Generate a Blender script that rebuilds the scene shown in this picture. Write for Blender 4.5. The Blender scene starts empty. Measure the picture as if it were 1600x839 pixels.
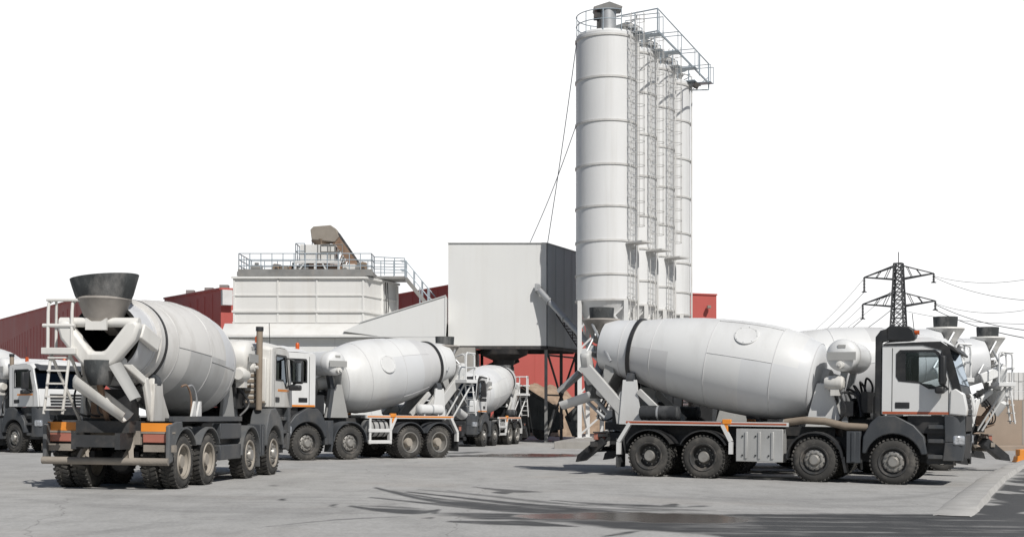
import bpy, bmesh, math, random
from mathutils import Vector, Matrix, noise

random.seed(7)
S = bpy.context.scene
COL = S.collection
R = math.radians

# ------------------------------------------------------------------ camera, world, sun, exposure
CAMZ = 1.45
FPX, CX, HY = 2000.0, 800.0, 648.0            # focal length and horizon of the photograph, in its own pixels
cam = bpy.data.cameras.new('camera')
cam.sensor_width = 36.0
cam.lens = 36.0 * FPX / 1600.0
cam.shift_y = (HY - 419.5) / 1600.0
cam.clip_start = 0.1
cam.clip_end = 6000.0
cam_ob = bpy.data.objects.new('camera', cam)
cam_ob.location = (0, 0, CAMZ)
cam_ob.rotation_euler = (R(90), 0, 0)
COL.objects.link(cam_ob)
S.camera = cam_ob

SUN_AZ, SUN_EL = R(152.0), R(46.0)            # azimuth from +Y towards +X
world = bpy.data.worlds.new('World')
S.world = world
world.use_nodes = True
wn, wl = world.node_tree.nodes, world.node_tree.links
wn.clear()
w_out = wn.new('ShaderNodeOutputWorld')
sky = wn.new('ShaderNodeTexSky')
sky.sky_type = 'NISHITA'
sky.sun_disc = False
sky.sun_elevation = SUN_EL
sky.sun_rotation = SUN_AZ
bg_sky = wn.new('ShaderNodeBackground')
bg_sky.inputs['Strength'].default_value = 0.05
wl.new(sky.outputs[0], bg_sky.inputs['Color'])
bg_white = wn.new('ShaderNodeBackground')      # blank white backdrop added ahead only, kept narrow so shade stays dark
bg_white.inputs['Color'].default_value = (1, 1, 1, 1)
bg_white.inputs['Strength'].default_value = 1.12
tc = wn.new('ShaderNodeTexCoord')
sep = wn.new('ShaderNodeSeparateXYZ')
wl.new(tc.outputs['Generated'], sep.inputs[0])


def wramp(sock, a, b):
    m = wn.new('ShaderNodeMapRange')
    m.interpolation_type = 'SMOOTHSTEP'
    m.inputs['From Min'].default_value = a
    m.inputs['From Max'].default_value = b
    wl.new(sock, m.inputs['Value'])
    return m.outputs[0]


mul = wn.new('ShaderNodeMath')
mul.operation = 'MULTIPLY'
wl.new(wramp(sep.outputs['Y'], 0.66, 0.86), mul.inputs[0])
wl.new(wramp(sep.outputs['Z'], 0.52, 0.36), mul.inputs[1])
wmix = wn.new('ShaderNodeMixShader')
wl.new(mul.outputs[0], wmix.inputs[0])
wl.new(bg_sky.outputs[0], wmix.inputs[1])
wl.new(bg_white.outputs[0], wmix.inputs[2])
wl.new(wmix.outputs[0], w_out.inputs['Surface'])

sun = bpy.data.lights.new('sun', 'SUN')
sun.energy = 3.9
sun.angle = R(0.55)
sun.color = (1.0, 0.965, 0.91)
sun_ob = bpy.data.objects.new('sun', sun)
COL.objects.link(sun_ob)
to_sun = Vector((math.sin(SUN_AZ) * math.cos(SUN_EL), math.cos(SUN_AZ) * math.cos(SUN_EL), math.sin(SUN_EL)))
sun_ob.rotation_euler = to_sun.to_track_quat('Z', 'Y').to_euler()

S.view_settings.view_transform = 'Standard'
S.view_settings.look = 'None'
S.view_settings.gamma = 1.0
S.view_settings.exposure = 0.0
S.view_settings.use_curve_mapping = False


# ------------------------------------------------------------------ materials
def mat(name, col, rough=0.5, metal=0.0, var=0.06, vscale=1.5, dirt=None, damt=0.0, dscale=2.0, dstretch=(1, 1, 0.25),
        bump=0.0, bscale=40.0, coat=0.0, zdirt=None):
    m = bpy.data.materials.new(name)
    m.use_nodes = True
    n, l = m.node_tree.nodes, m.node_tree.links
    b = n['Principled BSDF']
    b.inputs['Roughness'].default_value = rough
    b.inputs['Metallic'].default_value = metal
    if coat:
        b.inputs['Coat Weight'].default_value = coat
        b.inputs['Coat Roughness'].default_value = 0.12
    t = n.new('ShaderNodeTexCoord')
    nz = n.new('ShaderNodeTexNoise')
    nz.inputs['Scale'].default_value = vscale
    nz.inputs['Detail'].default_value = 6
    l.new(t.outputs['Object'], nz.inputs['Vector'])
    rp = n.new('ShaderNodeMapRange')
    rp.inputs['From Min'].default_value = 0.3
    rp.inputs['From Max'].default_value = 0.7
    rp.inputs['To Min'].default_value = 1 - var
    rp.inputs['To Max'].default_value = 1 + var
    l.new(nz.outputs['Fac'], rp.inputs['Value'])
    base = n.new('ShaderNodeVectorMath')
    base.operation = 'SCALE'
    base.inputs[0].default_value = col
    l.new(rp.outputs[0], base.inputs['Scale'])
    cur = base.outputs[0]
    if dirt is not None:
        mp = n.new('ShaderNodeMapping')
        mp.inputs['Scale'].default_value = dstretch
        l.new(t.outputs['Object'], mp.inputs['Vector'])
        n2 = n.new('ShaderNodeTexNoise')
        n2.inputs['Scale'].default_value = dscale
        n2.inputs['Detail'].default_value = 8
        n2.inputs['Roughness'].default_value = 0.65
        l.new(mp.outputs[0], n2.inputs['Vector'])
        r2 = n.new('ShaderNodeMapRange')
        r2.inputs['From Min'].default_value = 0.48
        r2.inputs['From Max'].default_value = 0.78
        r2.inputs['To Max'].default_value = damt
        l.new(n2.outputs['Fac'], r2.inputs['Value'])
        fac = r2.outputs[0]
        if zdirt:                                  # road dirt that thins out with height on the vehicle
            sp = n.new('ShaderNodeSeparateXYZ')
            l.new(t.outputs['Object'], sp.inputs[0])
            r3 = n.new('ShaderNodeMapRange')
            r3.inputs['From Min'].default_value = zdirt[0]
            r3.inputs['From Max'].default_value = zdirt[1]
            r3.inputs['To Min'].default_value = zdirt[2]
            r3.inputs['To Max'].default_value = 0.0
            l.new(sp.outputs['Z'], r3.inputs['Value'])
            m3 = n.new('ShaderNodeMath')
            m3.operation = 'MULTIPLY'
            l.new(r3.outputs[0], m3.inputs[0])
            l.new(n2.outputs['Fac'], m3.inputs[1])
            ad = n.new('ShaderNodeMath')
            ad.operation = 'ADD'
            ad.use_clamp = True
            l.new(fac, ad.inputs[0])
            l.new(m3.outputs[0], ad.inputs[1])
            fac = ad.outputs[0]
        mx = n.new('ShaderNodeMix')
        mx.data_type = 'RGBA'
        l.new(fac, mx.inputs['Factor'])
        l.new(cur, mx.inputs[6])
        mx.inputs[7].default_value = (*dirt, 1)
        cur = mx.outputs[2]
    l.new(cur, b.inputs['Base Color'])
    rr = n.new('ShaderNodeMapRange')
    rr.inputs['To Min'].default_value = max(0.02, rough - 0.12)
    rr.inputs['To Max'].default_value = min(1, rough + 0.12)
    l.new(nz.outputs['Fac'], rr.inputs['Value'])
    l.new(rr.outputs[0], b.inputs['Roughness'])
    if bump:
        nb = n.new('ShaderNodeTexNoise')
        nb.inputs['Scale'].default_value = bscale
        nb.inputs['Detail'].default_value = 4
        l.new(t.outputs['Object'], nb.inputs['Vector'])
        bp = n.new('ShaderNodeBump')
        bp.inputs['Strength'].default_value = bump
        bp.inputs['Distance'].default_value = 0.02
        l.new(nb.outputs['Fac'], bp.inputs['Height'])
        l.new(bp.outputs[0], b.inputs['Normal'])
    return m


def glass_mat(name, tint, alpha):
    m = bpy.data.materials.new(name)
    m.use_nodes = True
    n, l = m.node_tree.nodes, m.node_tree.links
    n.clear()
    o = n.new('ShaderNodeOutputMaterial')
    tr = n.new('ShaderNodeBsdfTransparent')
    tr.inputs[0].default_value = (*tint, 1)
    gl = n.new('ShaderNodeBsdfGlossy')
    gl.inputs['Roughness'].default_value = 0.03
    gl.inputs['Color'].default_value = (0.8, 0.9, 1, 1)
    fr = n.new('ShaderNodeFresnel')
    fr.inputs['IOR'].default_value = 1.5
    mx = n.new('ShaderNodeMixShader')
    l.new(fr.outputs[0], mx.inputs[0])
    l.new(tr.outputs[0], mx.inputs[1])
    l.new(gl.outputs[0], mx.inputs[2])
    l.new(mx.outputs[0], o.inputs[0])
    return m


DUST = (0.30, 0.265, 0.22)
RUST = (0.22, 0.10, 0.05)
M = {}
M['white'] = mat('white_paint', (0.73, 0.735, 0.73), 0.35, var=0.02, dirt=DUST, damt=0.16, coat=0.3, zdirt=(1.3, 2.4, 0.25))
M['grey_white'] = mat('greyed_white_paint', (0.52, 0.52, 0.51), 0.5, var=0.06, dirt=DUST, damt=0.5)
M['white_dusty'] = mat('white_paint_dusty', (0.70, 0.69, 0.66), 0.5, var=0.05, dirt=DUST, damt=0.5, zdirt=(1.2, 3.0, 0.55))
M['drum'] = mat('drum_white', (0.70, 0.705, 0.70), 0.46, var=0.025, vscale=0.8, dirt=(0.40, 0.385, 0.36), damt=0.34, dscale=1.6, dstretch=(1, 0.3, 0.3), coat=0.1)
M['drum_b'] = mat('drum_white_panel', (0.65, 0.66, 0.67), 0.46, var=0.025, vscale=0.8, dirt=(0.42, 0.41, 0.39), damt=0.2, dscale=1.2, dstretch=(1, 0.3, 0.3), coat=0.15)
M['drum_c'] = mat('drum_grey_panel', (0.60, 0.60, 0.60), 0.48, var=0.03, vscale=0.8, dirt=(0.36, 0.35, 0.33), damt=0.25, dscale=1.2, dstretch=(1, 0.3, 0.3), coat=0.1)
M['dusty_drum'] = mat('dusty_drum_white', (0.67, 0.66, 0.64), 0.55, var=0.05, vscale=0.8, dirt=(0.31, 0.285, 0.25), damt=0.7, dscale=1.8, dstretch=(1, 0.4, 0.4))
M['dusty_drum_b'] = mat('dusty_drum_panel', (0.60, 0.61, 0.63), 0.42, var=0.05, vscale=0.8, dirt=(0.33, 0.31, 0.28), damt=0.4, dscale=1.4)
M['dusty_drum_c'] = mat('dusty_drum_grey_panel', (0.49, 0.49, 0.485), 0.45, var=0.06, vscale=0.8, dirt=(0.26, 0.25, 0.23), damt=0.5, dscale=1.4)
M['black'] = mat('black_plastic', (0.022, 0.023, 0.025), 0.5, var=0.25, dirt=(0.12, 0.11, 0.10), damt=0.45, dstretch=(1, 1, 1))
M['dark_grey'] = mat('dark_grey_plastic', (0.055, 0.06, 0.067), 0.5, var=0.15, dirt=(0.17, 0.155, 0.135), damt=0.5, dstretch=(1, 1, 0.6))
M['fender_dusty'] = mat('dusty_mudguard', (0.10, 0.105, 0.11), 0.6, var=0.15, dirt=(0.22, 0.205, 0.185), damt=0.6, dstretch=(1, 1, 1))
M['chassis'] = mat('chassis_paint', (0.035, 0.036, 0.038), 0.6, var=0.3, dirt=(0.16, 0.14, 0.12), damt=0.55, dstretch=(1, 1, 1))
M['chassis_dusty'] = mat('chassis_concrete_crust', (0.27, 0.24, 0.205), 0.8, var=0.3, dirt=(0.30, 0.26, 0.215), damt=0.8, dstretch=(1, 1, 1), bump=0.4)
M['tyre'] = mat('tyre_rubber', (0.035, 0.034, 0.032), 0.8, var=0.2, dirt=(0.13, 0.12, 0.105), damt=0.75, dscale=3, dstretch=(1, 1, 1), bump=0.3, bscale=25)
M['tyre_dusty'] = mat('tyre_rubber_dusty', (0.05, 0.048, 0.045), 0.85, var=0.2, dirt=(0.19, 0.175, 0.155), damt=0.75, dscale=3, dstretch=(1, 1, 1), bump=0.3, bscale=25)
M['rim'] = mat('steel_rim', (0.33, 0.32, 0.30), 0.45, 0.5, var=0.2, dirt=(0.16, 0.13, 0.10), damt=0.7, dscale=6, dstretch=(1, 1, 1))
M['rim_black'] = mat('black_rim', (0.045, 0.045, 0.045), 0.5, 0.0, var=0.2, dirt=(0.25, 0.22, 0.19), damt=0.8, dscale=4, dstretch=(1, 1, 1))
M['rim_dusty'] = mat('dusty_rim', (0.31, 0.28, 0.24), 0.7, 0.0, var=0.2, dirt=(0.24, 0.21, 0.17), damt=0.7, dscale=5, dstretch=(1, 1, 1))
M['galv'] = mat('galvanised_steel', (0.45, 0.46, 0.47), 0.45, 0.4, var=0.12, dirt=(0.25, 0.23, 0.21), damt=0.4)
M['alu'] = mat('brushed_metal_box', (0.50, 0.50, 0.49), 0.42, 0.35, var=0.08, dirt=(0.28, 0.26, 0.24), damt=0.4)
M['rust'] = mat('rusty_steel', (0.24, 0.15, 0.10), 0.8, var=0.3, dirt=(0.36, 0.31, 0.26), damt=0.6, dstretch=(1, 1, 1), bump=0.3)
M['exhaust'] = mat('exhaust_dust', (0.27, 0.22, 0.17), 0.75, var=0.2, dirt=(0.12, 0.09, 0.07), damt=0.5, dstretch=(1, 1, 1))
M['orange'] = mat('orange_reflector', (0.80, 0.28, 0.035), 0.4, var=0.08, dirt=DUST, damt=0.3)
M['stripe_orange'] = mat('orange_stripe', (0.75, 0.25, 0.03), 0.4, var=0.05, dirt=DUST, damt=0.2)
M['stripe_red'] = mat('red_stripe', (0.42, 0.10, 0.045), 0.4, var=0.1, dirt=DUST, damt=0.25)
M['red_lens'] = mat('red_lens', (0.40, 0.15, 0.11), 0.35, var=0.1, dirt=(0.36, 0.24, 0.18), damt=0.8, dscale=4)
M['beacon'] = mat('amber_beacon', (0.55, 0.10, 0.02), 0.2, var=0.1)
M['lens'] = mat('headlight_lens', (0.45, 0.47, 0.50), 0.12, 0.4, var=0.35, vscale=14)
M['rubber_dark'] = mat('dark_rubber', (0.03, 0.032, 0.035), 0.7, var=0.35, vscale=3, dirt=(0.17, 0.17, 0.17), damt=0.8, dscale=2.5, dstretch=(1, 1, 0.6))
M['hopper_dark'] = mat('hopper_dark_crust', (0.055, 0.06, 0.062), 0.75, var=0.4, vscale=3, dirt=(0.30, 0.29, 0.28), damt=0.9, dscale=2.0, dstretch=(1, 1, 0.5), bump=0.3)
M['hopper_grey'] = mat('hopper_grey_crust', (0.30, 0.275, 0.25), 0.75, var=0.2, vscale=3, dirt=(0.47, 0.44, 0.40), damt=0.7, dscale=2.0, dstretch=(1, 1, 0.4))
M['plate_grey'] = mat('grey_panel', (0.36, 0.36, 0.35), 0.6, var=0.06)
M['glass'] = glass_mat('window_glass', (0.92, 0.95, 0.96), 0.5)
M['glass_dark'] = glass_mat('dark_window_glass', (0.16, 0.18, 0.2), 0.5)
M['drum_inside'] = mat('drum_inside', (0.018, 0.018, 0.017), 0.9, var=0.3)  # near-black colour stands in for deep shade inside the sunlit mouth
M['seat'] = mat('seat_fabric', (0.03, 0.03, 0.035), 0.9)
M['seat_grey'] = mat('cab_lining', (0.22, 0.22, 0.22), 0.9)
M['mirror'] = mat('mirror_glass', (0.5, 0.55, 0.6), 0.05, 1.0, var=0.02)

M['silo'] = mat('silo_white', (0.72, 0.725, 0.725), 0.5, var=0.02, vscale=0.5, dirt=(0.47, 0.455, 0.42), damt=0.45, dscale=2.2, dstretch=(1, 1, 0.04))
M['silo_ring'] = mat('silo_ring_paint', (0.58, 0.575, 0.56), 0.55, var=0.08, dirt=(0.30, 0.27, 0.23), damt=0.5, dscale=2, dstretch=(1, 1, 1))
M['steel_white'] = mat('white_steelwork', (0.68, 0.68, 0.67), 0.5, var=0.05, dirt=(0.42, 0.38, 0.33), damt=0.45)
M['steel_blue'] = mat('galvanised_railing', (0.37, 0.43, 0.48), 0.5, 0.2, var=0.1, dirt=(0.25, 0.24, 0.22), damt=0.3)
M['steel_dark'] = mat('dark_steelwork', (0.035, 0.034, 0.035), 0.6, var=0.3, dirt=(0.14, 0.11, 0.09), damt=0.6)
M['steel_grey'] = mat('grey_steelwork', (0.22, 0.22, 0.215), 0.6, var=0.2, dirt=(0.30, 0.26, 0.22), damt=0.5)
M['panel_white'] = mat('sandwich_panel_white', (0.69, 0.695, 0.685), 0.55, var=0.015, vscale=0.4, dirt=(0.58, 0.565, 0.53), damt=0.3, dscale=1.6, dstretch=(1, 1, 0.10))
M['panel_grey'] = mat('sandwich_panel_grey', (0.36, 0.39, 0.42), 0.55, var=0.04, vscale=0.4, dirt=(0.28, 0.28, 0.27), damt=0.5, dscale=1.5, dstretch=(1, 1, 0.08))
M['panel_seam'] = mat('panel_seam', (0.58, 0.585, 0.58), 0.6)
M['bin_white'] = mat('bin_white', (0.69, 0.685, 0.665), 0.55, var=0.03, vscale=0.6, dirt=(0.50, 0.46, 0.40), damt=0.35, dscale=1.8, dstretch=(1, 1, 0.1))
M['red_wall'] = mat('red_cladding', (0.46, 0.095, 0.08), 0.6, var=0.05, vscale=0.3, dirt=(0.36, 0.08, 0.06), damt=0.4, dscale=1.0, dstretch=(1, 1, 0.1))
M['maroon'] = M['red_wall']
M['concrete'] = mat('cast_concrete', (0.34, 0.325, 0.30), 0.85, var=0.12, vscale=1.2, dirt=(0.22, 0.20, 0.18), damt=0.6, dscale=2, dstretch=(1, 1, 0.2), bump=0.2)
M['kerb'] = mat('kerb_concrete', (0.44, 0.43, 0.41), 0.85, var=0.1, vscale=1.5, dirt=(0.30, 0.29, 0.27), damt=0.6, dscale=2, dstretch=(1, 1, 1), bump=0.3)
M['concrete_tan'] = mat('tan_concrete', (0.33, 0.265, 0.21), 0.85, var=0.12, vscale=0.8, dirt=(0.42, 0.30, 0.21), damt=0.6, dscale=0.9, dstretch=(1, 1, 0.3), bump=0.2)
M['sand'] = mat('sand_pile', (0.33, 0.24, 0.17), 0.95, var=0.2, vscale=2.0, dirt=(0.42, 0.34, 0.26), damt=0.7, dscale=1.0, dstretch=(1, 1, 1), bump=0.8, bscale=8)
M['white_block'] = mat('white_block', (0.66, 0.66, 0.65), 0.8, var=0.08, dirt=(0.45, 0.44, 0.42), damt=0.4)
M['beige'] = mat('beige_housing', (0.27, 0.24, 0.205), 0.7, var=0.1, dirt=(0.22, 0.18, 0.14), damt=0.6)
M['beige_rust'] = mat('beige_housing_rust', (0.26, 0.20, 0.15), 0.7, var=0.1, dirt=(0.25, 0.13, 0.07), damt=0.7)
M['pylon'] = mat('pylon_steel', (0.05, 0.052, 0.056), 0.6, var=0.2)
M['wire'] = mat('wire_black', (0.06, 0.065, 0.07), 0.6)
M['cable'] = mat('guy_cable', (0.12, 0.14, 0.17), 0.6)
M['orange_plastic'] = mat('orange_plastic', (0.75, 0.27, 0.03), 0.45, var=0.08, dirt=DUST, damt=0.3)
M['yellow_orange'] = mat('orange_tarp', (0.72, 0.33, 0.06), 0.6, var=0.15, dirt=(0.30, 0.12, 0.05), damt=0.6)
M['dump_dark'] = mat('dark_tipper_steel', (0.06, 0.065, 0.065), 0.6, var=0.3, dirt=(0.10, 0.10, 0.095), damt=0.6, dstretch=(1, 1, 1))


# ------------------------------------------------------------------ mesh helpers
class MB:
    def __init__(s):
        s.v, s.f, s.m = [], [], []

    def add(s, vs, fs, mi=0):
        k = len(s.v)
        s.v.extend([tuple(p) for p in vs])
        for f in fs:
            s.f.append(tuple(i + k for i in f))
            s.m.append(mi)

    def box(s, c, d, mi=0, rot=None):
        hx, hy, hz = d[0] / 2, d[1] / 2, d[2] / 2
        vs = [Vector((x, y, z)) for x in (-hx, hx) for y in (-hy, hy) for z in (-hz, hz)]
        c = Vector(c)
        vs = [(rot @ p if rot else p) + c for p in vs]
        s.add(vs, [(0, 1, 3, 2), (4, 6, 7, 5), (0, 4, 5, 1), (2, 3, 7, 6), (0, 2, 6, 4), (1, 5, 7, 3)], mi)
        return s

    def bx(s, x0, x1, y0, y1, z0, z1, mi=0):
        return s.box(((x0 + x1) / 2, (y0 + y1) / 2, (z0 + z1) / 2), (x1 - x0, y1 - y0, z1 - z0), mi)

    def beam(s, p0, p1, w, h, mi=0, up=(0, 0, 1)):
        p0, p1 = Vector(p0), Vector(p1)
        d = p1 - p0
        L = d.length
        x = d.normalized()
        u = Vector(up)
        if abs(x.dot(u)) > 0.97:
            u = Vector((1, 0, 0)) if abs(x.x) < 0.9 else Vector((0, 1, 0))
        y = u.cross(x).normalized()
        z = x.cross(y)
        rot = Matrix((x, y, z)).transposed()
        return s.box((p0 + p1) / 2, (L, w, h), mi, rot)

    def tube(s, p0, p1, r, n=8, r2=None, mi=0, caps=True):
        return s.pipe([p0, p1], r, n, mi, caps, r2)

    def pipe(s, pts, r, n=8, mi=0, caps=True, r2=None):
        pts = [Vector(p) for p in pts]
        k = len(pts)
        t0 = (pts[1] - pts[0]).normalized()
        a = Vector((0, 0, 1)) if abs(t0.z) < 0.9 else Vector((1, 0, 0))
        u = t0.cross(a).normalized()
        vs, fs = [], []
        for i, p in enumerate(pts):
            if i == 0:
                t = t0
            elif i == k - 1:
                t = (pts[i] - pts[i - 1]).normalized()
            else:
                t = ((pts[i + 1] - pts[i]).normalized() + (pts[i] - pts[i - 1]).normalized()).normalized()
            u = (u - t * u.dot(t)).normalized()
            w = t.cross(u)
            rr = r if r2 is None else r + (r2 - r) * i / (k - 1)
            for j in range(n):
                an = 2 * math.pi * j / n
                vs.append(p + (u * math.cos(an) + w * math.sin(an)) * rr)
        for i in range(k - 1):
            for j in range(n):
                j2 = (j + 1) % n
                fs.append((i * n + j, i * n + j2, (i + 1) * n + j2, (i + 1) * n + j))
        if caps:
            fs.append(tuple(range(n - 1, -1, -1)))
            fs.append(tuple((k - 1) * n + j for j in range(n)))
        s.add(vs, fs, mi)
        return s

    def lathe(s, prof, o=(0, 0, 0), axis=(0, 0, 1), n=32, mi=0, caps=True, mfun=None, a0=0.0, a1=2 * math.pi, ref=None):
        o = Vector(o)
        ax = Vector(axis).normalized()
        a = Vector(ref) if ref is not None else (Vector((0, 0, 1)) if abs(ax.z) < 0.9 else Vector((1, 0, 0)))
        u = (a - ax * a.dot(ax)).normalized()
        w = ax.cross(u)
        full = abs(a1 - a0 - 2 * math.pi) < 1e-6
        cols = n if full else n + 1
        vs = []
        for (h, r) in prof:
            for j in range(cols):
                an = a0 + (a1 - a0) * j / n
                vs.append(o + ax * h + (u * math.cos(an) + w * math.sin(an)) * r)
        k = len(s.v)
        s.v.extend([tuple(p) for p in vs])
        for i in range(len(prof) - 1):
            for j in range(n):
                j2 = (j + 1) % cols
                s.f.append((k + i * cols + j, k + i * cols + j2, k + (i + 1) * cols + j2, k + (i + 1) * cols + j))
                s.m.append(mfun(i, j) if mfun else mi)
        if caps and full:
            if prof[0][1] > 1e-4:
                s.f.append(tuple(k + j for j in range(n - 1, -1, -1)))
                s.m.append(mfun(0, 0) if mfun else mi)
            if prof[-1][1] > 1e-4:
                b = k + (len(prof) - 1) * cols
                s.f.append(tuple(b + j for j in range(n)))
                s.m.append(mfun(len(prof) - 2, 0) if mfun else mi)
        return s

    def prism(s, poly, fn0, fn1, mi=0):
        """poly: 2D points; fn0/fn1 map a 2D point to the two end positions."""
        n = len(poly)
        vs = [fn0(*p) for p in poly] + [fn1(*p) for p in poly]
        fs = [tuple(range(n - 1, -1, -1)), tuple(range(n, 2 * n))]
        for i in range(n):
            j = (i + 1) % n
            fs.append((i, j, n + j, n + i))
        s.add(vs, fs, mi)
        return s

    def side(s, poly, y0, y1, mi=0):
        return s.prism(poly, lambda a, b: (a, y0, b), lambda a, b: (a, y1, b), mi)

    def plan(s, poly, z0, z1, mi=0):
        return s.prism(poly, lambda a, b: (a, b, z0), lambda a, b: (a, b, z1), mi)

    def plate_holes(s, outer, holes, f0, f1, mi=0):
        """flat plate with holes; f0, f1 map 2D -> 3D for the two faces"""
        bm = bmesh.new()
        es = []
        for loop in [outer] + holes:
            vs = [bm.verts.new((p[0], p[1], 0)) for p in loop]
            for i in range(len(vs)):
                es.append(bm.edges.new((vs[i], vs[(i + 1) % len(vs)])))
        bmesh.ops.triangle_fill(bm, use_beauty=True, edges=es)
        bm.verts.index_update()
        P = [(v.co.x, v.co.y) for v in bm.verts]
        n = len(P)
        vs = [f0(*p) for p in P] + [f1(*p) for p in P]
        fs = []
        for f in bm.faces:
            ix = [v.index for v in f.verts]
            fs.append(tuple(ix))
            fs.append(tuple(i + n for i in reversed(ix)))
        k = 0
        for loop in [outer] + holes:
            L = len(loop)
            for i in range(L):
                j = (i + 1) % L
                fs.append((k + i, k + j, n + k + j, n + k + i))
            k += L
        bm.free()
        s.add(vs, fs, mi)
        return s

    def mesh(s, name, mats, angle=38):
        me = bpy.data.meshes.new(name)
        me.from_pydata(s.v, [], s.f)
        for m in (mats if isinstance(mats, (list, tuple)) else [mats]):
            me.materials.append(M[m] if isinstance(m, str) else m)
        me.polygons.foreach_set('material_index', s.m)
        bm = bmesh.new()
        bm.from_mesh(me)
        bmesh.ops.recalc_face_normals(bm, faces=bm.faces)
        bm.to_mesh(me)
        bm.free()
        me.shade_smooth()
        me.set_sharp_from_angle(angle=R(angle))
        me.update()
        return me

    def build(s, name, mats, parent=None, angle=38, bevel=0.0, loc=None):
        return link(name, s.mesh(name, mats, angle), parent, bevel, loc)


def link(name, me, parent=None, bevel=0.0, loc=None):
    o = bpy.data.objects.new(name, me)
    COL.objects.link(o)
    if parent:
        o.parent = parent
    if loc is not None:
        o.location = loc
    if bevel:
        b = o.modifiers.new('bevel', 'BEVEL')
        b.width = bevel
        b.segments = 2
        b.limit_method = 'ANGLE'
        b.angle_limit = R(40)
        b.harden_normals = False
    return o


def empty(name, loc=(0, 0, 0), parent=None):
    o = bpy.data.objects.new(name, None)
    o.empty_display_size = 0.3
    COL.objects.link(o)
    o.location = loc
    if parent:
        o.parent = parent
    return o


def tag(o, label=None, cat=None, group=None, kind=None):
    if label: o['label'] = label
    if cat: o['category'] = cat
    if group: o['group'] = group
    if kind: o['kind'] = kind
    return o


SLOPE = -0.012


def gz(x, y=0):
    """height of the yard: it drains gently to the right"""
    return -0.045 + SLOPE * max(-14.0, min(14.0, x))


def at(px, py, d):
    return Vector(((px - CX) / FPX * d, d, CAMZ + (HY - py) / FPX * d))


# ------------------------------------------------------------------ ground
def seg_d(p, a, b):
    ax, ay = a
    bx_, by_ = b
    dx, dy = bx_ - ax, by_ - ay
    t = ((p[0] - ax) * dx + (p[1] - ay) * dy) / (dx * dx + dy * dy + 1e-9)
    t = max(0, min(1, t))
    return math.hypot((p[0] - ax - t * dx), (p[1] - ay - t * dy) * 1.0)


STREAKS = [  # wet tyre tracks and one painted truck shadow: polyline, half width, strength (laid out on the survey of the yard)
    ([(585, 761), (640, 775), (700, 785), (780, 793), (860, 799), (960, 803)], 2.3, 0.9),
    ([(603, 765), (680, 778), (760, 787), (850, 795), (950, 801)], 1.3, 0.7),
    ([(637, 768), (720, 777), (800, 786), (900, 795), (1000, 801)], 1.5, 0.8),
    ([(650, 764), (720, 770), (800, 778), (860, 785)], 0.9, 0.4),
    ([(575, 776), (640, 783), (720, 791), (800, 798), (880, 803)], 1.3, 0.7),
    ([(548, 790), (580, 795), (620, 798), (665, 799), (690, 795)], 2.2, 0.9),
    ([(560, 789), (620, 792), (670, 795)], 0.9, 0.5),
    ([(662, 804), (674, 797)], 1.2, 0.7), ([(676, 803), (684, 796)], 1.0, 0.6), ([(664, 809), (676, 808)], 1.0, 0.6),
    ([(700, 814), (760, 816), (820, 817), (900, 822)], 2.2, 0.85),
    ([(740, 760), (790, 766), (845, 768)], 1.3, 0.6), ([(770, 769), (800, 769)], 1.5, 0.7),
    ([(700, 766), (760, 774), (850, 784), (940, 791)], 1.0, 0.5),
    ([(860, 781), (960, 788), (1080, 792)], 1.2, 0.6), ([(850, 788), (950, 795), (1060, 798)], 1.0, 0.5),
    ([(900, 786), (1010, 794), (1120, 797)], 0.9, 0.5),
    ([(1035, 789), (1062, 788)], 1.3, 0.7), ([(1070, 791), (1110, 790)], 0.9, 0.5),
    ([(940, 838), (980, 832), (1000, 829)], 1.2, 0.6),
    ([(515, 789), (526, 789)], 1.8, 0.9), ([(435, 780), (446, 780)], 1.4, 0.8), ([(418, 758), (436, 758)], 0.9, 0.4),
    ([(700, 712), (820, 712), (915, 712)], 1.6, 1.0), ([(690, 708), (760, 706)], 0.8, 0.6),
    ([(0, 702), (60, 703)], 0.9, 0.7),  # cast shadow line of the far-left truck, painted into the ground
    ([(400, 824), (520, 812), (640, 806)], 0.5, 0.45),
    ([(0, 760), (120, 772), (300, 778), (520, 776)], 2.5, 0.10), ([(0, 775), (160, 790), (400, 797), (560, 792)], 3.0, 0.10),
    ([(100, 838), (300, 815), (500, 800), (640, 784)], 4.0, 0.10), ([(1100, 775), (1250, 782), (1420, 776), (1500, 764)], 2.0, 0.12),
    ([(930, 770), (1100, 780), (1300, 790), (1450, 790)], 2.0, 0.10),
]


def curve2(pl, n=5):
    out = []
    for i in range(len(pl) - 1):
        q = [pl[max(0, i - 1)], pl[i], pl[i + 1], pl[min(len(pl) - 1, i + 2)]]
        for s in range(n):
            t = s / n
            out.append(tuple(0.5 * (2 * q[1][k] + (q[2][k] - q[0][k]) * t + (2 * q[0][k] - 5 * q[1][k] + 4 * q[2][k] - q[3][k]) * t * t
                                    + (3 * q[1][k] - q[0][k] - 3 * q[2][k] + q[3][k]) * t ** 3) for k in (0, 1)))
    return out + [pl[-1]]


STREAKS = [(curve2(pl), hw, st) for pl, hw, st in STREAKS]


def lerp_tab(x, tab):
    if x <= tab[0][0]: return tab[0][1]
    for (xa, ya), (xb, yb) in zip(tab, tab[1:]):
        if x <= xb:
            return ya + (yb - ya) * (x - xa) / (xb - xa)
    return tab[-1][1]


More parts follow.
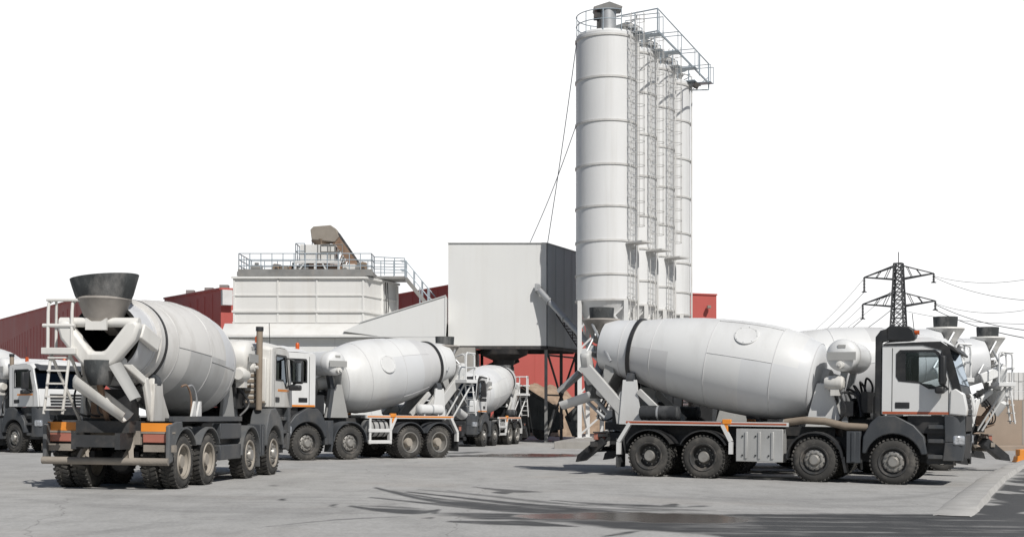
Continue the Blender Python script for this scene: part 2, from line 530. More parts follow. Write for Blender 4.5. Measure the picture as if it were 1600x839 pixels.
def ground_masks(x, y, z):
    px = CX + FPX * x / y
    py = HY - FPX * (z - CAMZ) / y
    if not (-80 < px < 1700 and 690 < py < 900):
        return 0.0, 0.0
    n1 = noise.noise(Vector((x * 0.9, y * 0.45, 0)))
    n2 = noise.noise(Vector((x * 3.2, y * 1.6, 5)))
    n3 = noise.noise(Vector((x * 0.5, y * 3.0, 9)))
    wet_shade = 0.0
    for pl, hw, st in STREAKS:
        if px < pl[0][0] - 30 and px < pl[-1][0] - 30:
            continue
        d = min(seg_d((px, py + 0.25 * n2), pl[i], pl[i + 1]) for i in range(len(pl) - 1))
        u = (px - pl[0][0]) / (pl[-1][0] - pl[0][0])
        w = 1.35 * hw * (1 + 0.15 * n1) * min(1.0, 0.3 + 1.3 * max(0.0, u)) * (1 - 0.85 * min(1.0, max(0.0, (u - 0.7) / 0.3)))
        if d < w * 1.5:
            wet_shade = max(wet_shade, min(1, 1.2 * st) * max(0, min(1, (w * 1.5 - d) / (0.6 * w))) * (0.9 + 0.3 * n2))
    # the long wet run along the bottom
    top = lerp_tab(px, [(690, 799), (900, 803), (1100, 802), (1450, 801)]) + 1.6 * n1 + 1.0 * n2
    bot = lerp_tab(px, [(690, 805), (760, 812), (900, 819), (1000, 829), (1120, 838), (1200, 850)]) + 3 * n1 + 1.5 * n2
    if px > 670:
        e = min((py - top) / 2.2, (bot - py) / 3.5, (px - 670 - 25 * n1) / 50.0)
        n4 = noise.noise(Vector((x * 0.35, y * 6.0, 13)))
        wet_shade = max(wet_shade, max(0, min(1, e)) * max(0.25, min(1.0, 0.9 + 0.35 * n3 + 0.55 * n4 + 0.2 * n2)))
    wat = 0.0
    # standing water
    e = 1 - (((px - 1010) / 190) ** 2 + ((py - 808 - (px - 1010) * 0.02) / 9) ** 2) + 0.55 * n1 + 0.3 * n2
    wat = max(wat, max(0, min(1, e * 2.2)))
    e = 1 - (((px - 865) / 70) ** 2 + ((py - 806) / 5) ** 2) + 0.5 * n2
    wat = max(wat, max(0, min(1, e * 2.5)))
    e = 1 - (((px - 830) / 110) ** 2 + ((py - 711) / 3.0) ** 2) + 0.5 * n2
    wat = max(wat, max(0, min(1, e * 2)))
    # darker wet tarmac beyond the kerb at the right
    edge = kerb_x(py)
    if py < 806 and px > edge:
        e = min(1, (px - edge) / 10)
        dry = noise.noise(Vector((x * 1.3, y * 0.8, 21))) + 0.4 * n2
        lim = 0.25 + (px - 1600) * 0.004
        wet_shade = max(wet_shade, e * max(0, min(1, (0.36 - dry) * 4)))
    return max(0, min(1, wet_shade)), wat


KPX = [(1490, 806), (1508, 792), (1528, 772), (1552, 750), (1580, 733), (1612, 722), (1660, 714)]


def kerb_x(py):
    if py >= KPX[0][1]:
        return KPX[0][0] + 20
    for (xa, ya), (xb, yb) in zip(KPX, KPX[1:]):
        if yb <= py <= ya:
            return xa + (xb - xa) * (ya - py) / (ya - yb) + 20
    return 1e9


def frange(a, b, st):
    k = int(round((b - a) / st))
    return [a + (b - a) * i / k for i in range(k)]


xs = [-900, -500, -250, -120, -70, -40, -25, -18] + frange(-14, -8, 0.5) + frange(-8, 14, 0.075) + [14, 16, 18, 21, 25, 40, 70, 120, 250, 500, 900]
ys = [-60, -20, 0, 6, 10, 13] + frange(14.5, 30, 0.09) + frange(30, 60, 0.5) + [60, 70, 85, 110, 150, 220, 350, 600, 1000, 1800, 3200]
gv, gw = [], []
for y in ys:
    for x in xs:
        z = gz(x, y)
        gv.append((x, y, z))
        gw.append(ground_masks(x, y, z) if y > 10 else (0, 0))
nx = len(xs)
gf = [(j * nx + i, j * nx + i + 1, (j + 1) * nx + i + 1, (j + 1) * nx + i) for j in range(len(ys) - 1) for i in range(nx - 1)]
gme = bpy.data.meshes.new('ground')
gme.from_pydata(gv, [], gf)
att = gme.attributes.new('wet_and_shade', 'FLOAT_VECTOR', 'POINT')
att.data.foreach_set('vector', [c for w in gw for c in (w[0], w[1], 0.0)])
gme.shade_smooth()


def ground_mat():
    m = bpy.data.materials.new('yard_concrete')
    m.use_nodes = True
    n, l = m.node_tree.nodes, m.node_tree.links
    b = n['Principled BSDF']
    t = n.new('ShaderNodeTexCoord')

    def nz(scale, detail, stretch=(1, 1, 1), rough=0.6):
        mp = n.new('ShaderNodeMapping')
        mp.inputs['Scale'].default_value = stretch
        l.new(t.outputs['Object'], mp.inputs['Vector'])
        q = n.new('ShaderNodeTexNoise')
        q.inputs['Scale'].default_value = scale
        q.inputs['Detail'].default_value = detail
        q.inputs['Roughness'].default_value = rough
        l.new(mp.outputs[0], q.inputs['Vector'])
        return q.outputs['Fac']

    def ramp(s, a, b_, c, d):
        q = n.new('ShaderNodeMapRange')
        q.inputs['From Min'].default_value = a
        q.inputs['From Max'].default_value = b_
        q.inputs['To Min'].default_value = c
        q.inputs['To Max'].default_value = d
        l.new(s, q.inputs['Value'])
        return q.outputs[0]

    def math2(op, a, c):
        q = n.new('ShaderNodeMath')
        q.operation = op
        q.use_clamp = op == 'ADD'
        for i, v in enumerate((a, c)):
            if isinstance(v, float):
                q.inputs[i].default_value = v
            else:
                l.new(v, q.inputs[i])
        return q.outputs[0]

    def mix(f, a, c):
        q = n.new('ShaderNodeMix')
        q.data_type = 'RGBA'
        if isinstance(f, float): q.inputs['Factor'].default_value = f
        else: l.new(f, q.inputs['Factor'])
        for k, v in ((6, a), (7, c)):
            if isinstance(v, tuple): q.inputs[k].default_value = (*v, 1)
            else: l.new(v, q.inputs[k])
        return q.outputs[2]

    big = ramp(nz(0.16, 5), 0.32, 0.68, 0.0, 1.0)
    c = mix(big, (0.385, 0.38, 0.37), (0.455, 0.45, 0.435))
    mid = ramp(nz(0.9, 8, (1, 0.35, 1), 0.7), 0.4, 0.75, 0.0, 0.55)
    c = mix(mid, c, (0.27, 0.265, 0.255))
    med = ramp(nz(2.6, 7, (0.7, 0.35, 1), 0.72), 0.5, 0.72, 0.0, 0.5)
    c = mix(med, c, (0.24, 0.235, 0.225))
    tracks = ramp(nz(1.0, 6, (0.16, 2.2, 1), 0.6), 0.52, 0.75, 0.0, 0.38)     # long faint wheel tracks
    c = mix(tracks, c, (0.22, 0.215, 0.21))
    pale = ramp(nz(1.3, 7, (0.3, 1.5, 1), 0.7), 0.55, 0.8, 0.0, 0.5)
    c = mix(pale, c, (0.46, 0.45, 0.425))
    warm = ramp(nz(0.25, 3), 0.55, 0.75, 0.0, 0.25)
    c = mix(warm, c, (0.42, 0.36, 0.31))
    fine = ramp(nz(18.0, 5, (1, 1, 1), 0.75), 0.3, 0.7, 0.80, 1.16)
    sc = n.new('ShaderNodeVectorMath')
    sc.operation = 'SCALE'
    l.new(c, sc.inputs[0])
    l.new(fine, sc.inputs['Scale'])
    c = sc.outputs[0]
    # hairline cracks
    vo = n.new('ShaderNodeTexVoronoi')
    vo.feature = 'DISTANCE_TO_EDGE'
    vo.inputs['Scale'].default_value = 0.11
    wp = n.new('ShaderNodeTexNoise')
    wp.inputs['Scale'].default_value = 0.7
    wp.inputs['Detail'].default_value = 5
    l.new(t.outputs['Object'], wp.inputs['Vector'])
    va = n.new('ShaderNodeVectorMath')
    va.operation = 'ADD'
    l.new(t.outputs['Object'], va.inputs[0])
    l.new(wp.outputs['Color'], va.inputs[1])
    l.new(va.outputs[0], vo.inputs['Vector'])
    ck = ramp(vo.outputs['Distance'], 0.0, 0.002, 0.4, 0.0)
    c = mix(ck, c, (0.10, 0.095, 0.09))
    a = n.new('ShaderNodeAttribute')
    a.attribute_name = 'wet_and_shade'
    sp = n.new('ShaderNodeSeparateXYZ')
    l.new(a.outputs['Vector'], sp.inputs[0])
    brk = ramp(nz(2.2, 6, (0.4, 1.6, 1), 0.7), 0.28, 0.55, 0.72, 1.25)
    wet_shade = math2('MULTIPLY', sp.outputs['X'], brk)
    wet_shade = math2('ADD', wet_shade, 0.0)
    c = mix(wet_shade, c, (0.038, 0.039, 0.040))
    c = mix(sp.outputs['Y'], c, (0.052, 0.044, 0.036))
    l.new(c, b.inputs['Base Color'])
    b.inputs['Specular IOR Level'].default_value = 0.32
    r = ramp(wet_shade, 0.0, 1.0, 0.9, 0.58)
    mr = n.new('ShaderNodeMix')
    l.new(sp.outputs['Y'], mr.inputs['Factor'])
    l.new(r, mr.inputs[2])
    mr.inputs[3].default_value = 0.2
    l.new(mr.outputs[0], b.inputs['Roughness'])
    bp = n.new('ShaderNodeBump')
    st = ramp(sp.outputs['Y'], 0.0, 0.5, 0.25, 0.0)
    l.new(st, bp.inputs['Strength'])
    bp.inputs['Distance'].default_value = 0.03
    l.new(math2('ADD', nz(9.0, 6), math2('MULTIPLY', nz(1.2, 4), 0.5)), bp.inputs['Height'])
    l.new(bp.outputs[0], b.inputs['Normal'])
    return m


gme.materials.append(ground_mat())
tag(link('ground', gme), kind='structure')


def ground_pt(px, py):
    d = 30.0
    for _ in range(12):
        x = (px - CX) / FPX * d
        d = (CAMZ - gz(x)) / (py - HY) * FPX
    return Vector(((px - CX) / FPX * d, d, gz((px - CX) / FPX * d)))


# pale concrete kerb that curves up to the right edge
pts = [ground_pt(*p) for p in KPX]
kb = MB()
prev = None
vs, fs = [], []
fine = []
for a, b_ in zip(pts, pts[1:]):
    for i in range(5):
        fine.append(a.lerp(b_, i / 5))
fine.append(pts[-1])
for i, p in enumerate(fine):
    q0, q1 = fine[max(0, i - 1)], fine[min(len(fine) - 1, i + 1)]
    t = (q1 - q0).normalized()
    s_ = Vector((t.y, -t.x, 0))
    w = 0.30
    h = min(0.11, 0.012 + 0.014 * i)
    rise = noise.noise(p * 2.0) * 0.012
    for off, hh in ((-w - 0.12, -0.02), (-w * 0.75, h * 0.9), (0, h + rise), (w * 0.8, h), (w, -0.02)):
        c = p + s_ * (off + 0.03 * noise.noise(p * 3.1 + Vector((off, 0, 0))))
        vs.append((c.x, c.y, gz(c.x) + hh))
for i in range(len(fine) - 1):
    for k in range(4):
        fs.append((i * 5 + k, i * 5 + k + 1, (i + 1) * 5 + k + 1, (i + 1) * 5 + k))
kb.add(vs, fs)
tag(kb.build('kerb', 'kerb', angle=50), kind='structure')


# ------------------------------------------------------------------ red warehouses
def wall_run(name, pts, z1, label, rise=0.0, group='red warehouses behind the plant'):
    """a clad building on a polygon plan, first edges face the yard"""
    root = tag(empty(name, (pts[0][0], pts[0][1], gz(pts[0][0]))), label, 'warehouse', group)
    o = Vector(root.location)
    loc = [(p[0] - o.x, p[1] - o.y) for p in pts]
    n = len(loc)
    b = MB()
    dist = [math.hypot(*p) for p in loc]
    dmax = max(dist)
    zt_ = [z1 - o.z + (rise * d / dmax if d > 10 else 0.0) for d in dist]
    b.add([(p[0], p[1], -0.4) for p in loc] + [(p[0], p[1], z) for p, z in zip(loc, zt_)],
          [tuple(range(n - 1, -1, -1)), tuple(range(n, 2 * n))] + [(i, (i + 1) % n, n + (i + 1) % n, n + i) for i in range(n)])
    b.build('wall', 'red_wall', root)
    c = MB()
    for i in range(n):
        p, q = Vector((*loc[i], zt_[i] + 0.06)), Vector((*loc[(i + 1) % n], zt_[(i + 1) % n] + 0.06))
        c.beam(p, q, 0.18, 0.12)
        d = (q - p).normalized()
        k = int((q - p).length / 1.1)
    c.build('roof_edge', 'red_wall', root)
    # cladding joints, proud strips of the same sheet
    j = MB()
    for i in range(n):
        p, q = Vector((*loc[i], 0)), Vector((*loc[(i + 1) % n], 0))
        k = int((q - p).length / 2.4)
        for a in range(1, k + 1):
            m_ = p.lerp(q, a / (k + 1))
            j.beam(m_ + Vector((0, 0, 0)), m_ + Vector((0, 0, z1 - o.z - 0.1)), 0.03, 0.05)
    if j.v:
        j.build('cladding_joint', 'red_wall', root)
    return root


def vec2(p, d, L):
    return (p[0] + d[0] * L, p[1] + d[1] * L)


# far left: long side in shade, narrow end in the sun
c0 = (-28.2, 85.0)
sd, fd = (-0.45, 0.893), (0.893, 0.45)
ww = wall_run('warehouse', [c0, vec2(c0, fd, 1.5), vec2(vec2(c0, fd, 1.5), sd, 75), vec2(c0, sd, 75)], 9.25,
              'long dark red warehouse at the far left, behind the truck seen from the rear', 3.1)
c1 = (-18.2, 80.0)
sd, fd = (-0.45, 0.893), (0.893, 0.45)
w2 = wall_run('warehouse', [c1, vec2(c1, fd, 8), vec2(vec2(c1, fd, 8), sd, 17), vec2(c1, sd, 17)], 9.27,
              'red warehouse with a white box sign by its corner, left of the white bin', 0.85)
sg = MB()
p = at(352, 466, 80.3)
o = Vector(w2.location)
q = p - o
fdv = Vector((0.893, 0.45, 0))
nv = Vector((0.45, -0.893, 0))
sg.beam(q - fdv * 0.32 + nv * 0.35, q + fdv * 0.32 + nv * 0.35, 0.5, 0.95)
sg.build('sign_box', 'white_block', w2, bevel=0.02)
for px, d in ((283, 90), (312, 86), (335, 82)):
    vb = MB()
    pp = at(px, 0, d)
    vb.bx(pp.x - o.x + 0.2, pp.x - o.x + 0.75, d - o.y + 0.5, d - o.y + 1.0, 9.27 - o.z + 0.05 + 0.055 * (d - 80), 9.27 - o.z + 0.45 + 0.055 * (d - 80))
    vb.build('roof_vent', 'steel_grey', w2)
c2 = (-4.8, 100.8)
fd, sd = (0.94, 0.34), (-0.52, 0.854)
e2 = vec2(c2, fd, 23.6)
w3 = wall_run('warehouse', [c2, e2, vec2(e2, (-0.34, 0.94), 20), vec2(c2, sd, 20)], 11.6,
              'bright red warehouse behind the silos and under the grey plant house')
lp = MB()
pp = at(1105, 480, 108.4) - Vector(w3.location)
lp.box(pp + Vector((0.1, -0.3, 0)), (0.3, 0.5, 0.22))
lp.tube(pp + Vector((0.1, -0.05, 0)), pp + Vector((0.1, -0.4, 0.1)), 0.05)
lp.build('floodlight', 'beige', w3)

# ------------------------------------------------------------------ white aggregate bin, hall and loading house
PLANT = (-8.0, 70.0, 0.1)
bin_ = tag(empty('aggregate_bin', PLANT), 'big white ribbed storage bin above the hall, carrying the rooftop hopper and conveyor', 'storage bin')


def loc_(x, y, z, o=PLANT):
    return Vector((x - o[0], y - o[1], z - o[2]))


class LB(MB):
    """mesh builder that takes world coordinates and stores them relative to an origin"""

    def __init__(s, o):
        super().__init__()
        s.o = Vector(o)

    def add(s, vs, fs, mi=0):
        super().add([Vector(p) - s.o for p in vs], fs, mi)

    def lathe(s, prof, o=(0, 0, 0), **k):
        return super().lathe(prof, Vector(o) - s.o, **k)


BX0, BX1, BX2, BY0, BY2 = -15.26, -8.08, -6.6, 70.0, 73.8
bplan = [(BX0, BY0), (BX1, BY0), (BX2, BY2), (BX0, BY2 + 0.3)]
b = LB(PLANT)
b.plan(bplan, 6.45, 8.95)
b.build('wall', 'bin_white', bin_)
b = LB(PLANT)
for z, t, hgt in ((8.95, 0.14, 0.12), (7.98, 0.06, 0.07), (7.1, 0.10, 0.11), (6.5, 0.05, 0.06)):
    for (p, q) in ((bplan[0], bplan[1]), (bplan[1], bplan[2])):
        d = (Vector(q) - Vector(p)).normalized()
        nrm = Vector((d.y, -d.x))
        P = Vector((p[0] + nrm.x * t / 2 - d.x * t * 0.5, p[1] + nrm.y * t / 2 - d.y * t * 0.5, z))
        Q = Vector((q[0] + nrm.x * t / 2 + d.x * t * 0.45, q[1] + nrm.y * t / 2 + d.y * t * 0.45, z + 0.003 * (p is bplan[1])))
        b.beam(P, Q, t, hgt)
b.build('flange', 'bin_white', bin_)
for x in (BX0 + 0.06, -12.8, -10.67, BX1 - 0.06):
    b = LB(PLANT)
    b.bx(x - 0.045, x + 0.045, BY0 - 0.05, BY0 - 0.001, 6.45, 8.86)
    b.build('rib', 'bin_white', bin_)
for t in (0.5, 0.97):
    x, y = BX1 + (BX2 - BX1) * t, BY0 + (BY2 - BY0) * t
    b = LB(PLANT)
    b.beam((x + 0.05, y, 6.45), (x + 0.05, y, 8.86), 0.12, 0.12)
    b.build('rib', 'bin_white', bin_)
b = LB(PLANT)
for x in (-7.27, -7.18):
    yy = BY0 + (x - BX1) / (BX2 - BX1) * (BY2 - BY0)
    b.pipe([(x + 0.15, yy - 0.05, 8.9), (x + 0.2, yy - 0.02, 7.5), (x + 0.13, yy - 0.05, 6.6)], 0.03, 6)
b.build('drain_pipe', 'steel_dark', bin_)

hall = tag(empty('batching_hall', (-9, 69.4, gz(-9))), 'white panelled hall with a sloping roof below the storage bin', 'hall')
HO = hall.location
b = LB(HO)
b.bx(-15.6, -3.5, 69.4, 79, gz(-14) - 0.4, 5.62)
b.build('wall', 'panel_white', hall)
b = LB(HO)
for x in (-13.6, -11.6, -9.6, -7.6, -5.6):
    b.bx(x - 0.02, x + 0.02, 69.385, 69.399, 0.3, 5.6)
b.build('panel_joint', 'panel_seam', hall)
b = LB(HO)   # sloping apron roof below the bin
b.prism([(69.05, 5.66), (69.05, 5.76), (69.95, 6.44), (79, 6.44), (79, 5.66)], lambda a, c: (-15.7, a, c), lambda a, c: (-3.56, a, c))
b.build('roof', 'bin_white', hall)
b = LB(HO)   # rising conveyor gallery up to the loading house
b.prism([(-9.1, 5.95), (-8.05, 6.46), (-3.56, 7.86), (-3.56, 5.2)], lambda a, c: (a, 69.0, c), lambda a, c: (a, 73.5, c))
b.build('gallery', 'panel_white', hall)
b = LB(HO)
b.beam((-8.2, 68.97, 6.43), (-3.56, 68.97, 7.88), 0.06, 0.05)
b.beam((-15.7, 69.02, 5.66), (-3.56, 69.02, 5.66), 0.06, 0.06)
b.beam((-3.6, 68.98, 5.2), (-3.6, 68.98, 7.8), 0.04, 0.04)
b.build('edge_trim', 'panel_seam', hall)
b = LB(HO)
b.bx(-3.5, -2.0, 69.2, 79, gz(-3) - 0.4, 5.1)
b.build('concrete_pier', 'concrete', hall)

# loading house: a clad box on steel legs, its right side shaded by the silos
LHO = (1.9, 70.250, 0.0)
lh = tag(empty('loading_house', LHO), 'grey-white box-shaped plant house raised on thin dark steel legs beside the tall silo', 'plant house')
F0, F1, F2, F3 = (-3.5, 70.250), (1.89, 70.250), (3.95, 74.650), (-1.6, 75.150)
zt, zb = 10.86, 5.24
b = LB(LHO)
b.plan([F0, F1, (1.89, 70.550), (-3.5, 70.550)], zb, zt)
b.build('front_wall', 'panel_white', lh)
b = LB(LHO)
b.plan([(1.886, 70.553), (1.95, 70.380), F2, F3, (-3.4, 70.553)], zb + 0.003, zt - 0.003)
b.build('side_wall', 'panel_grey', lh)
b = LB(LHO)
for x in (-2.28, -1.06, 0.16, 1.38):
    b.bx(x - 0.008, x + 0.008, 70.242, 70.249, zb, zt)
b.build('panel_joint', 'panel_white', lh)
b = LB(LHO)
for t in (0.25, 0.5, 0.75):
    x, y = 1.95 + (F2[0] - 1.95) * t, 70.380 + (F2[1] - 70.380) * t
    b.beam((x, y, zb + 0.02), (x, y, zt - 0.02), 0.02, 0.02)
b.build('panel_joint', 'panel_grey', lh)
b = LB(LHO)
b.plan([(F0[0] - 0.05, 70.170), (1.93, 70.170), (4.05, 74.700), (-1.6, 75.250)], zt + 0.004, zt + 0.03)
b.build('roof', 'panel_white', lh)
b = LB(LHO)
b.bx(-3.5, 1.9, 70.270, 70.450, zb - 0.18, zb - 0.004)
b.beam((1.9, 70.450, zb - 0.1), (3.9, 74.550, zb - 0.1), 0.18, 0.19)
b.bx(-3.4, 3.6, 74.450, 74.600, zb - 0.25, zb - 0.006)
for x in (-1.5, 0.2):
    b.bx(x, x + 0.14, 70.500, 74.400, zb - 0.2, zb - 0.008)
b.build('floor_beam', 'steel_dark', lh)
legs = [(1.87, 70.500, 'steel_grey'), (2.78, 72.350, 'steel_dark'), (3.72, 74.350, 'steel_dark'), (-1.75, 74.450, 'steel_dark')]
for x, y, m_ in legs:
    b = LB(LHO)
    b.beam((x, y, gz(x) - 0.2), (x, y, zb - 0.2), 0.17, 0.17)
    b.build('leg', m_, lh)
for p, q in (((1.95, 70.650, 4.9), (2.74, 72.250, 2.5)), ((2.82, 72.450, 2.5), (3.68, 74.250, 4.9)), ((2.74, 72.250, 2.4), (1.9, 70.650, 0.2)),
             ((2.82, 72.450, 2.4), (3.68, 74.250, 0.2)), ((1.95, 70.650, 2.55), (2.7, 72.250, 2.55)), ((1.9, 70.550, 4.75), (3.7, 74.350, 4.75))):
    b = LB(LHO)
    b.beam(p, q, 0.09, 0.09)
    b.build('brace', 'steel_dark', lh)
b = LB(LHO)
b.beam((1.9, 70.450, 0.15), (2.35, 70.850, 1.75), 0.09, 0.09)
b.build('prop', 'steel_grey', lh)

hp = tag(empty('discharge_hopper', (-0.45, 71.450, zb)), 'black discharge hopper hanging over the small mixer truck under the plant house', 'hopper')
b = LB(hp.location)
b.lathe([(0, 1.35), (-0.25, 1.3), (-0.55, 0.62), (-0.6, 0.62), (-0.95, 0.5)], (-0.45, 71.450, zb - 0.2), n=24)
b.build('funnel', 'steel_dark', hp)
b = LB(hp.location)
b.lathe([(-0.9, 0.56), (-1.4, 0.58), (-1.42, 0.45)], (-0.45, 71.450, zb - 0.2), n=20)
b.build('rubber_sleeve', 'rubber_dark', hp)
tr = tag(empty('conveyor_trough', (-2, 72.550, 4)), 'dark inclined conveyor trough under the raised plant house', 'conveyor')
b = LB(tr.location)
b.beam((-2.2, 73.05, 3.6), (0.3, 73.05, 4.75), 1.4, 0.6)
b.build('trough', 'steel_dark', tr)
b = LB(tr.location)
b.beam((-2.2, 72.3, 3.85), (0.3, 72.3, 5.0), 0.08, 0.1)
b.build('edge_rail', 'steel_dark', tr)

# screw conveyor from silo to house
sc = tag(empty('screw_conveyor', (1.45, 68.3, 8.1)), 'grey tubular screw conveyor slanting from the plant house to the tall silo', 'conveyor')
b = LB(sc.location)
A, B_ = Vector((1.45, 69.95, 8.3)), Vector((4.75, 67.0, 4.35))
b.tube(A, B_, 0.17, 14)
b.build('tube', 'galv', sc)
for t in (0.0, 0.18, 0.42, 0.66):
    b = LB(sc.location)
    P = A.lerp(B_, t)
    d = (B_ - A).normalized()
    b.tube(P - d * 0.04, P + d * 0.04, 0.23, 14)
    b.build('clamp', 'galv', sc)
b = LB(sc.location)
b.box(A + Vector((-0.05, -0.02, 0.1)), (0.3, 0.36, 0.4))
b.build('inlet_box', 'galv', sc, bevel=0.02)
sc2 = tag(empty('service_ladder', (2.6, 69.5, 7)), 'thin dark railing ladder slanting beside the shaded wall of the plant house', 'ladder')
b = LB(sc2.location)
for off in (0, 0.5):
    b.tube((2.45, 70.75, 7.0 + off), (3.9, 72.6, 5.0 + off), 0.03, 6)
for t in (0, 0.33, 0.66, 1):
    P = Vector((2.45, 70.75, 7.0)).lerp(Vector((3.9, 72.6, 5.0)), t)
    b.tube(P, P + Vector((0, 0, 0.5)), 0.025, 6)
b.build('rail', 'steel_dark', sc2)
b = LB(sc2.location)
for t in range(14):
    P = Vector((2.45, 70.75, 7.0)).lerp(Vector((3.9, 72.6, 5.0)), t / 13)
    b.box(P + Vector((0.15, -0.1, 0)), (0.35, 0.25, 0.03))
b.build('tread', 'steel_dark', sc2)


# ------------------------------------------------------------------ plant on top of the bin
def railing(parent, o, pts, h, mat_, post_every=1.2, r=0.028, rails=(1.0, 0.55), name='railing'):
    b = LB(o)
    for p, q in zip(pts, pts[1:]):
        p, q = Vector(p), Vector(q)
        k = max(1, int(round((q - p).length / post_every)))
        for i in range(k + 1):
            P = p.lerp(q, i / k)
            b.tube(P, P + Vector((0, 0, h)), r, 6)
        for f in rails:
            b.tube(p + Vector((0, 0, h * f)), q + Vector((0, 0, h * f)), r, 6)
    return b.build(name, mat_, parent)


pf = tag(empty('roof_platform', (-11, 71, 9.05)), 'grated service platform with galvanised railings on top of the white bin', 'platform')
PO = pf.location
b = LB(PO)
b.bx(BX0 + 0.2, -7.6, 70.05, 73.6, 9.06, 9.28)
b.bx(-7.6, -6.0, 71.6, 73.6, 9.06, 9.2)
b.build('deck', 'steel_grey', pf)
railing(pf, PO, [(BX0 + 0.3, 73.5, 9.28), (BX0 + 0.3, 70.1, 9.28), (-7.7, 70.1, 9.28), (-7.7, 71.6, 9.28), (-6.0, 71.6, 9.2)], 1.0, 'steel_blue', 0.62, rails=(1.0, 0.66, 0.33))
railing(pf, PO, [(BX0 + 0.3, 73.55, 9.29), (-6.05, 73.55, 9.29)], 1.0, 'steel_blue', 0.75, rails=(1.0, 0.66, 0.33))
b = LB(PO)
b.bx(BX0 + 0.25, -7.65, 70.06, 70.1, 9.281, 9.42)
b.build('toe_board', 'steel_grey', pf)

st = tag(empty('roof_stair', (-5.9, 72.5, 8)), 'steep metal stair with handrails leading down from the bin platform to the gallery roof', 'stair')
b = LB(st.location)
S0, S1 = Vector((-6.0, 72.2, 9.15)), Vector((-4.7, 72.2, 7.55))
for dy in (0, 0.8):
    b.beam(S0 + Vector((0, dy, 0)), S1 + Vector((0, dy, 0)), 0.06, 0.22)
b.build('stringer', 'steel_grey', st)
b = LB(st.location)
for i in range(9):
    P = S0.lerp(S1, (i + 0.5) / 9)
    b.box(P + Vector((0, 0.4, 0.02)), (0.22, 0.74, 0.04))
b.build('tread', 'steel_grey', st)
b = LB(st.location)
for dy in (0.0, 0.8):
    for hh in (0.5, 1.0):
        b.pipe([S0 + Vector((-0.3, dy, hh)), S0 + Vector((0, dy, hh)), S1 + Vector((0.0, dy, hh)), S1 + Vector((0.35, dy, hh * 0.6))], 0.03, 6)
    for t in (0, 0.35, 0.7, 1):
        P = S0.lerp(S1, t) + Vector((0, dy, 0))
        b.tube(P, P + Vector((0, 0, 1.0)), 0.03, 6)
b.build('handrail', 'steel_blue', st)
b = LB(st.location)
for x in (-5.2, -4.75):
    b.tube((x, 72.2, 7.3), (x, 72.2, 8.6), 0.035, 6)
b.build('post', 'steel_blue', st)

fh = tag(empty('feed_hopper', (-10.6, 71.5, 9.28)), 'beige boxy hopper head on a white frame at the top of the roof conveyor', 'hopper')
FO = fh.location
b = LB(FO)
prof = [(-11.15, 11.2), (-11.22, 11.75), (-11.05, 11.92), (-10.1, 12.0), (-9.8, 11.8), (-9.62, 11.35), (-9.85, 11.05)]
b.prism(prof, lambda a, c: (a, 71.2, c), lambda a, c: (a, 72.2, c))
b.build('head_housing', 'beige', fh, bevel=0.03)
b = LB(FO)
b.lathe([(0, 0.62), (-0.4, 0.3), (-0.45, 0.3)], (-10.65, 71.7, 11.22), n=4, axis=(0, 0, 1))
b.build('cone', 'beige_rust', fh)
b = LB(FO)
b.bx(-11.75, -9.85, 71.0, 72.4, 9.98, 10.88)
b.build('bin_body', 'bin_white', fh)
b = LB(FO)
b.bx(-11.77, -9.83, 70.97, 70.999, 10.36, 10.42)
for x in (-11.5, -10.8, -10.1):
    b.bx(x, x + 0.06, 70.965, 70.998, 9.98, 10.88)
b.build('stiffener', 'steel_grey', fh)
for x in (-12.0, -10.9, -9.6):
    for y in (70.9, 72.4):
        b = LB(FO)
        b.beam((x, y, 9.28), (x, y, 9.97), 0.12, 0.12)
        b.build('leg', 'steel_white', fh)
b = LB(FO)
b.beam((-12.1, 70.9, 9.9), (-9.5, 70.9, 9.9), 0.14, 0.14)
b.beam((-11.9, 70.89, 9.3), (-11.5, 70.89, 9.85), 0.08, 0.08)
b.beam((-10.2, 70.89, 9.3), (-10.5, 70.89, 9.85), 0.08, 0.08)
b.build('stand_frame', 'steel_white', fh)
railing(fh, FO, [(-12.0, 71.0, 10.0), (-11.5, 71.0, 10.0)], 0.95, 'steel_blue', 0.5)
railing(fh, FO, [(-12.0, 72.3, 10.0), (-12.0, 71.0, 10.0)], 0.95, 'steel_blue', 0.6)
railing(fh, FO, [(-10.6, 70.95, 9.98), (-9.4, 70.95, 9.98)], 0.9, 'steel_grey', 0.4, name='guard_rail')
railing(fh, FO, [(-11.3, 72.4, 10.85), (-10.9, 72.4, 10.85)], 0.9, 'steel_blue', 0.4, name='guard_rail')

bc = tag(empty('belt_conveyor', (-9.5, 71.7, 9.3)), 'dark belt conveyor rising steeply to the beige hopper head on the bin roof', 'conveyor')
b = LB(bc.location)
C0, C1 = Vector((-9.75, 71.7, 11.55)), Vector((-8.25, 71.7, 9.35))
b.beam(C0, C1, 0.7, 0.22)
b.build('belt', 'rubber_dark', bc)
b = LB(bc.location)
for y in (71.3, 72.1):
    b.beam((C0.x - 0.1, y, C0.z - 0.25), (C1.x - 0.1, y, C1.z - 0.15), 0.08, 0.42)
    for i in range(7):
        P = C0.lerp(C1, i / 6.5)
        b.beam((P.x - 0.1, y, P.z - 0.3), (P.x - 0.35, y, max(9.3, P.z - 1.0)), 0.06, 0.06)
b.build('truss', 'rust', bc)
b = LB(bc.location)
for i in range(4):
    P = C0.lerp(C1, 0.15 + i * 0.22)
    b.beam((P.x - 0.15, 71.3, P.z - 0.3), (P.x - 0.15, 71.3, 9.29), 0.07, 0.07)
b.build('leg', 'steel_grey', bc)
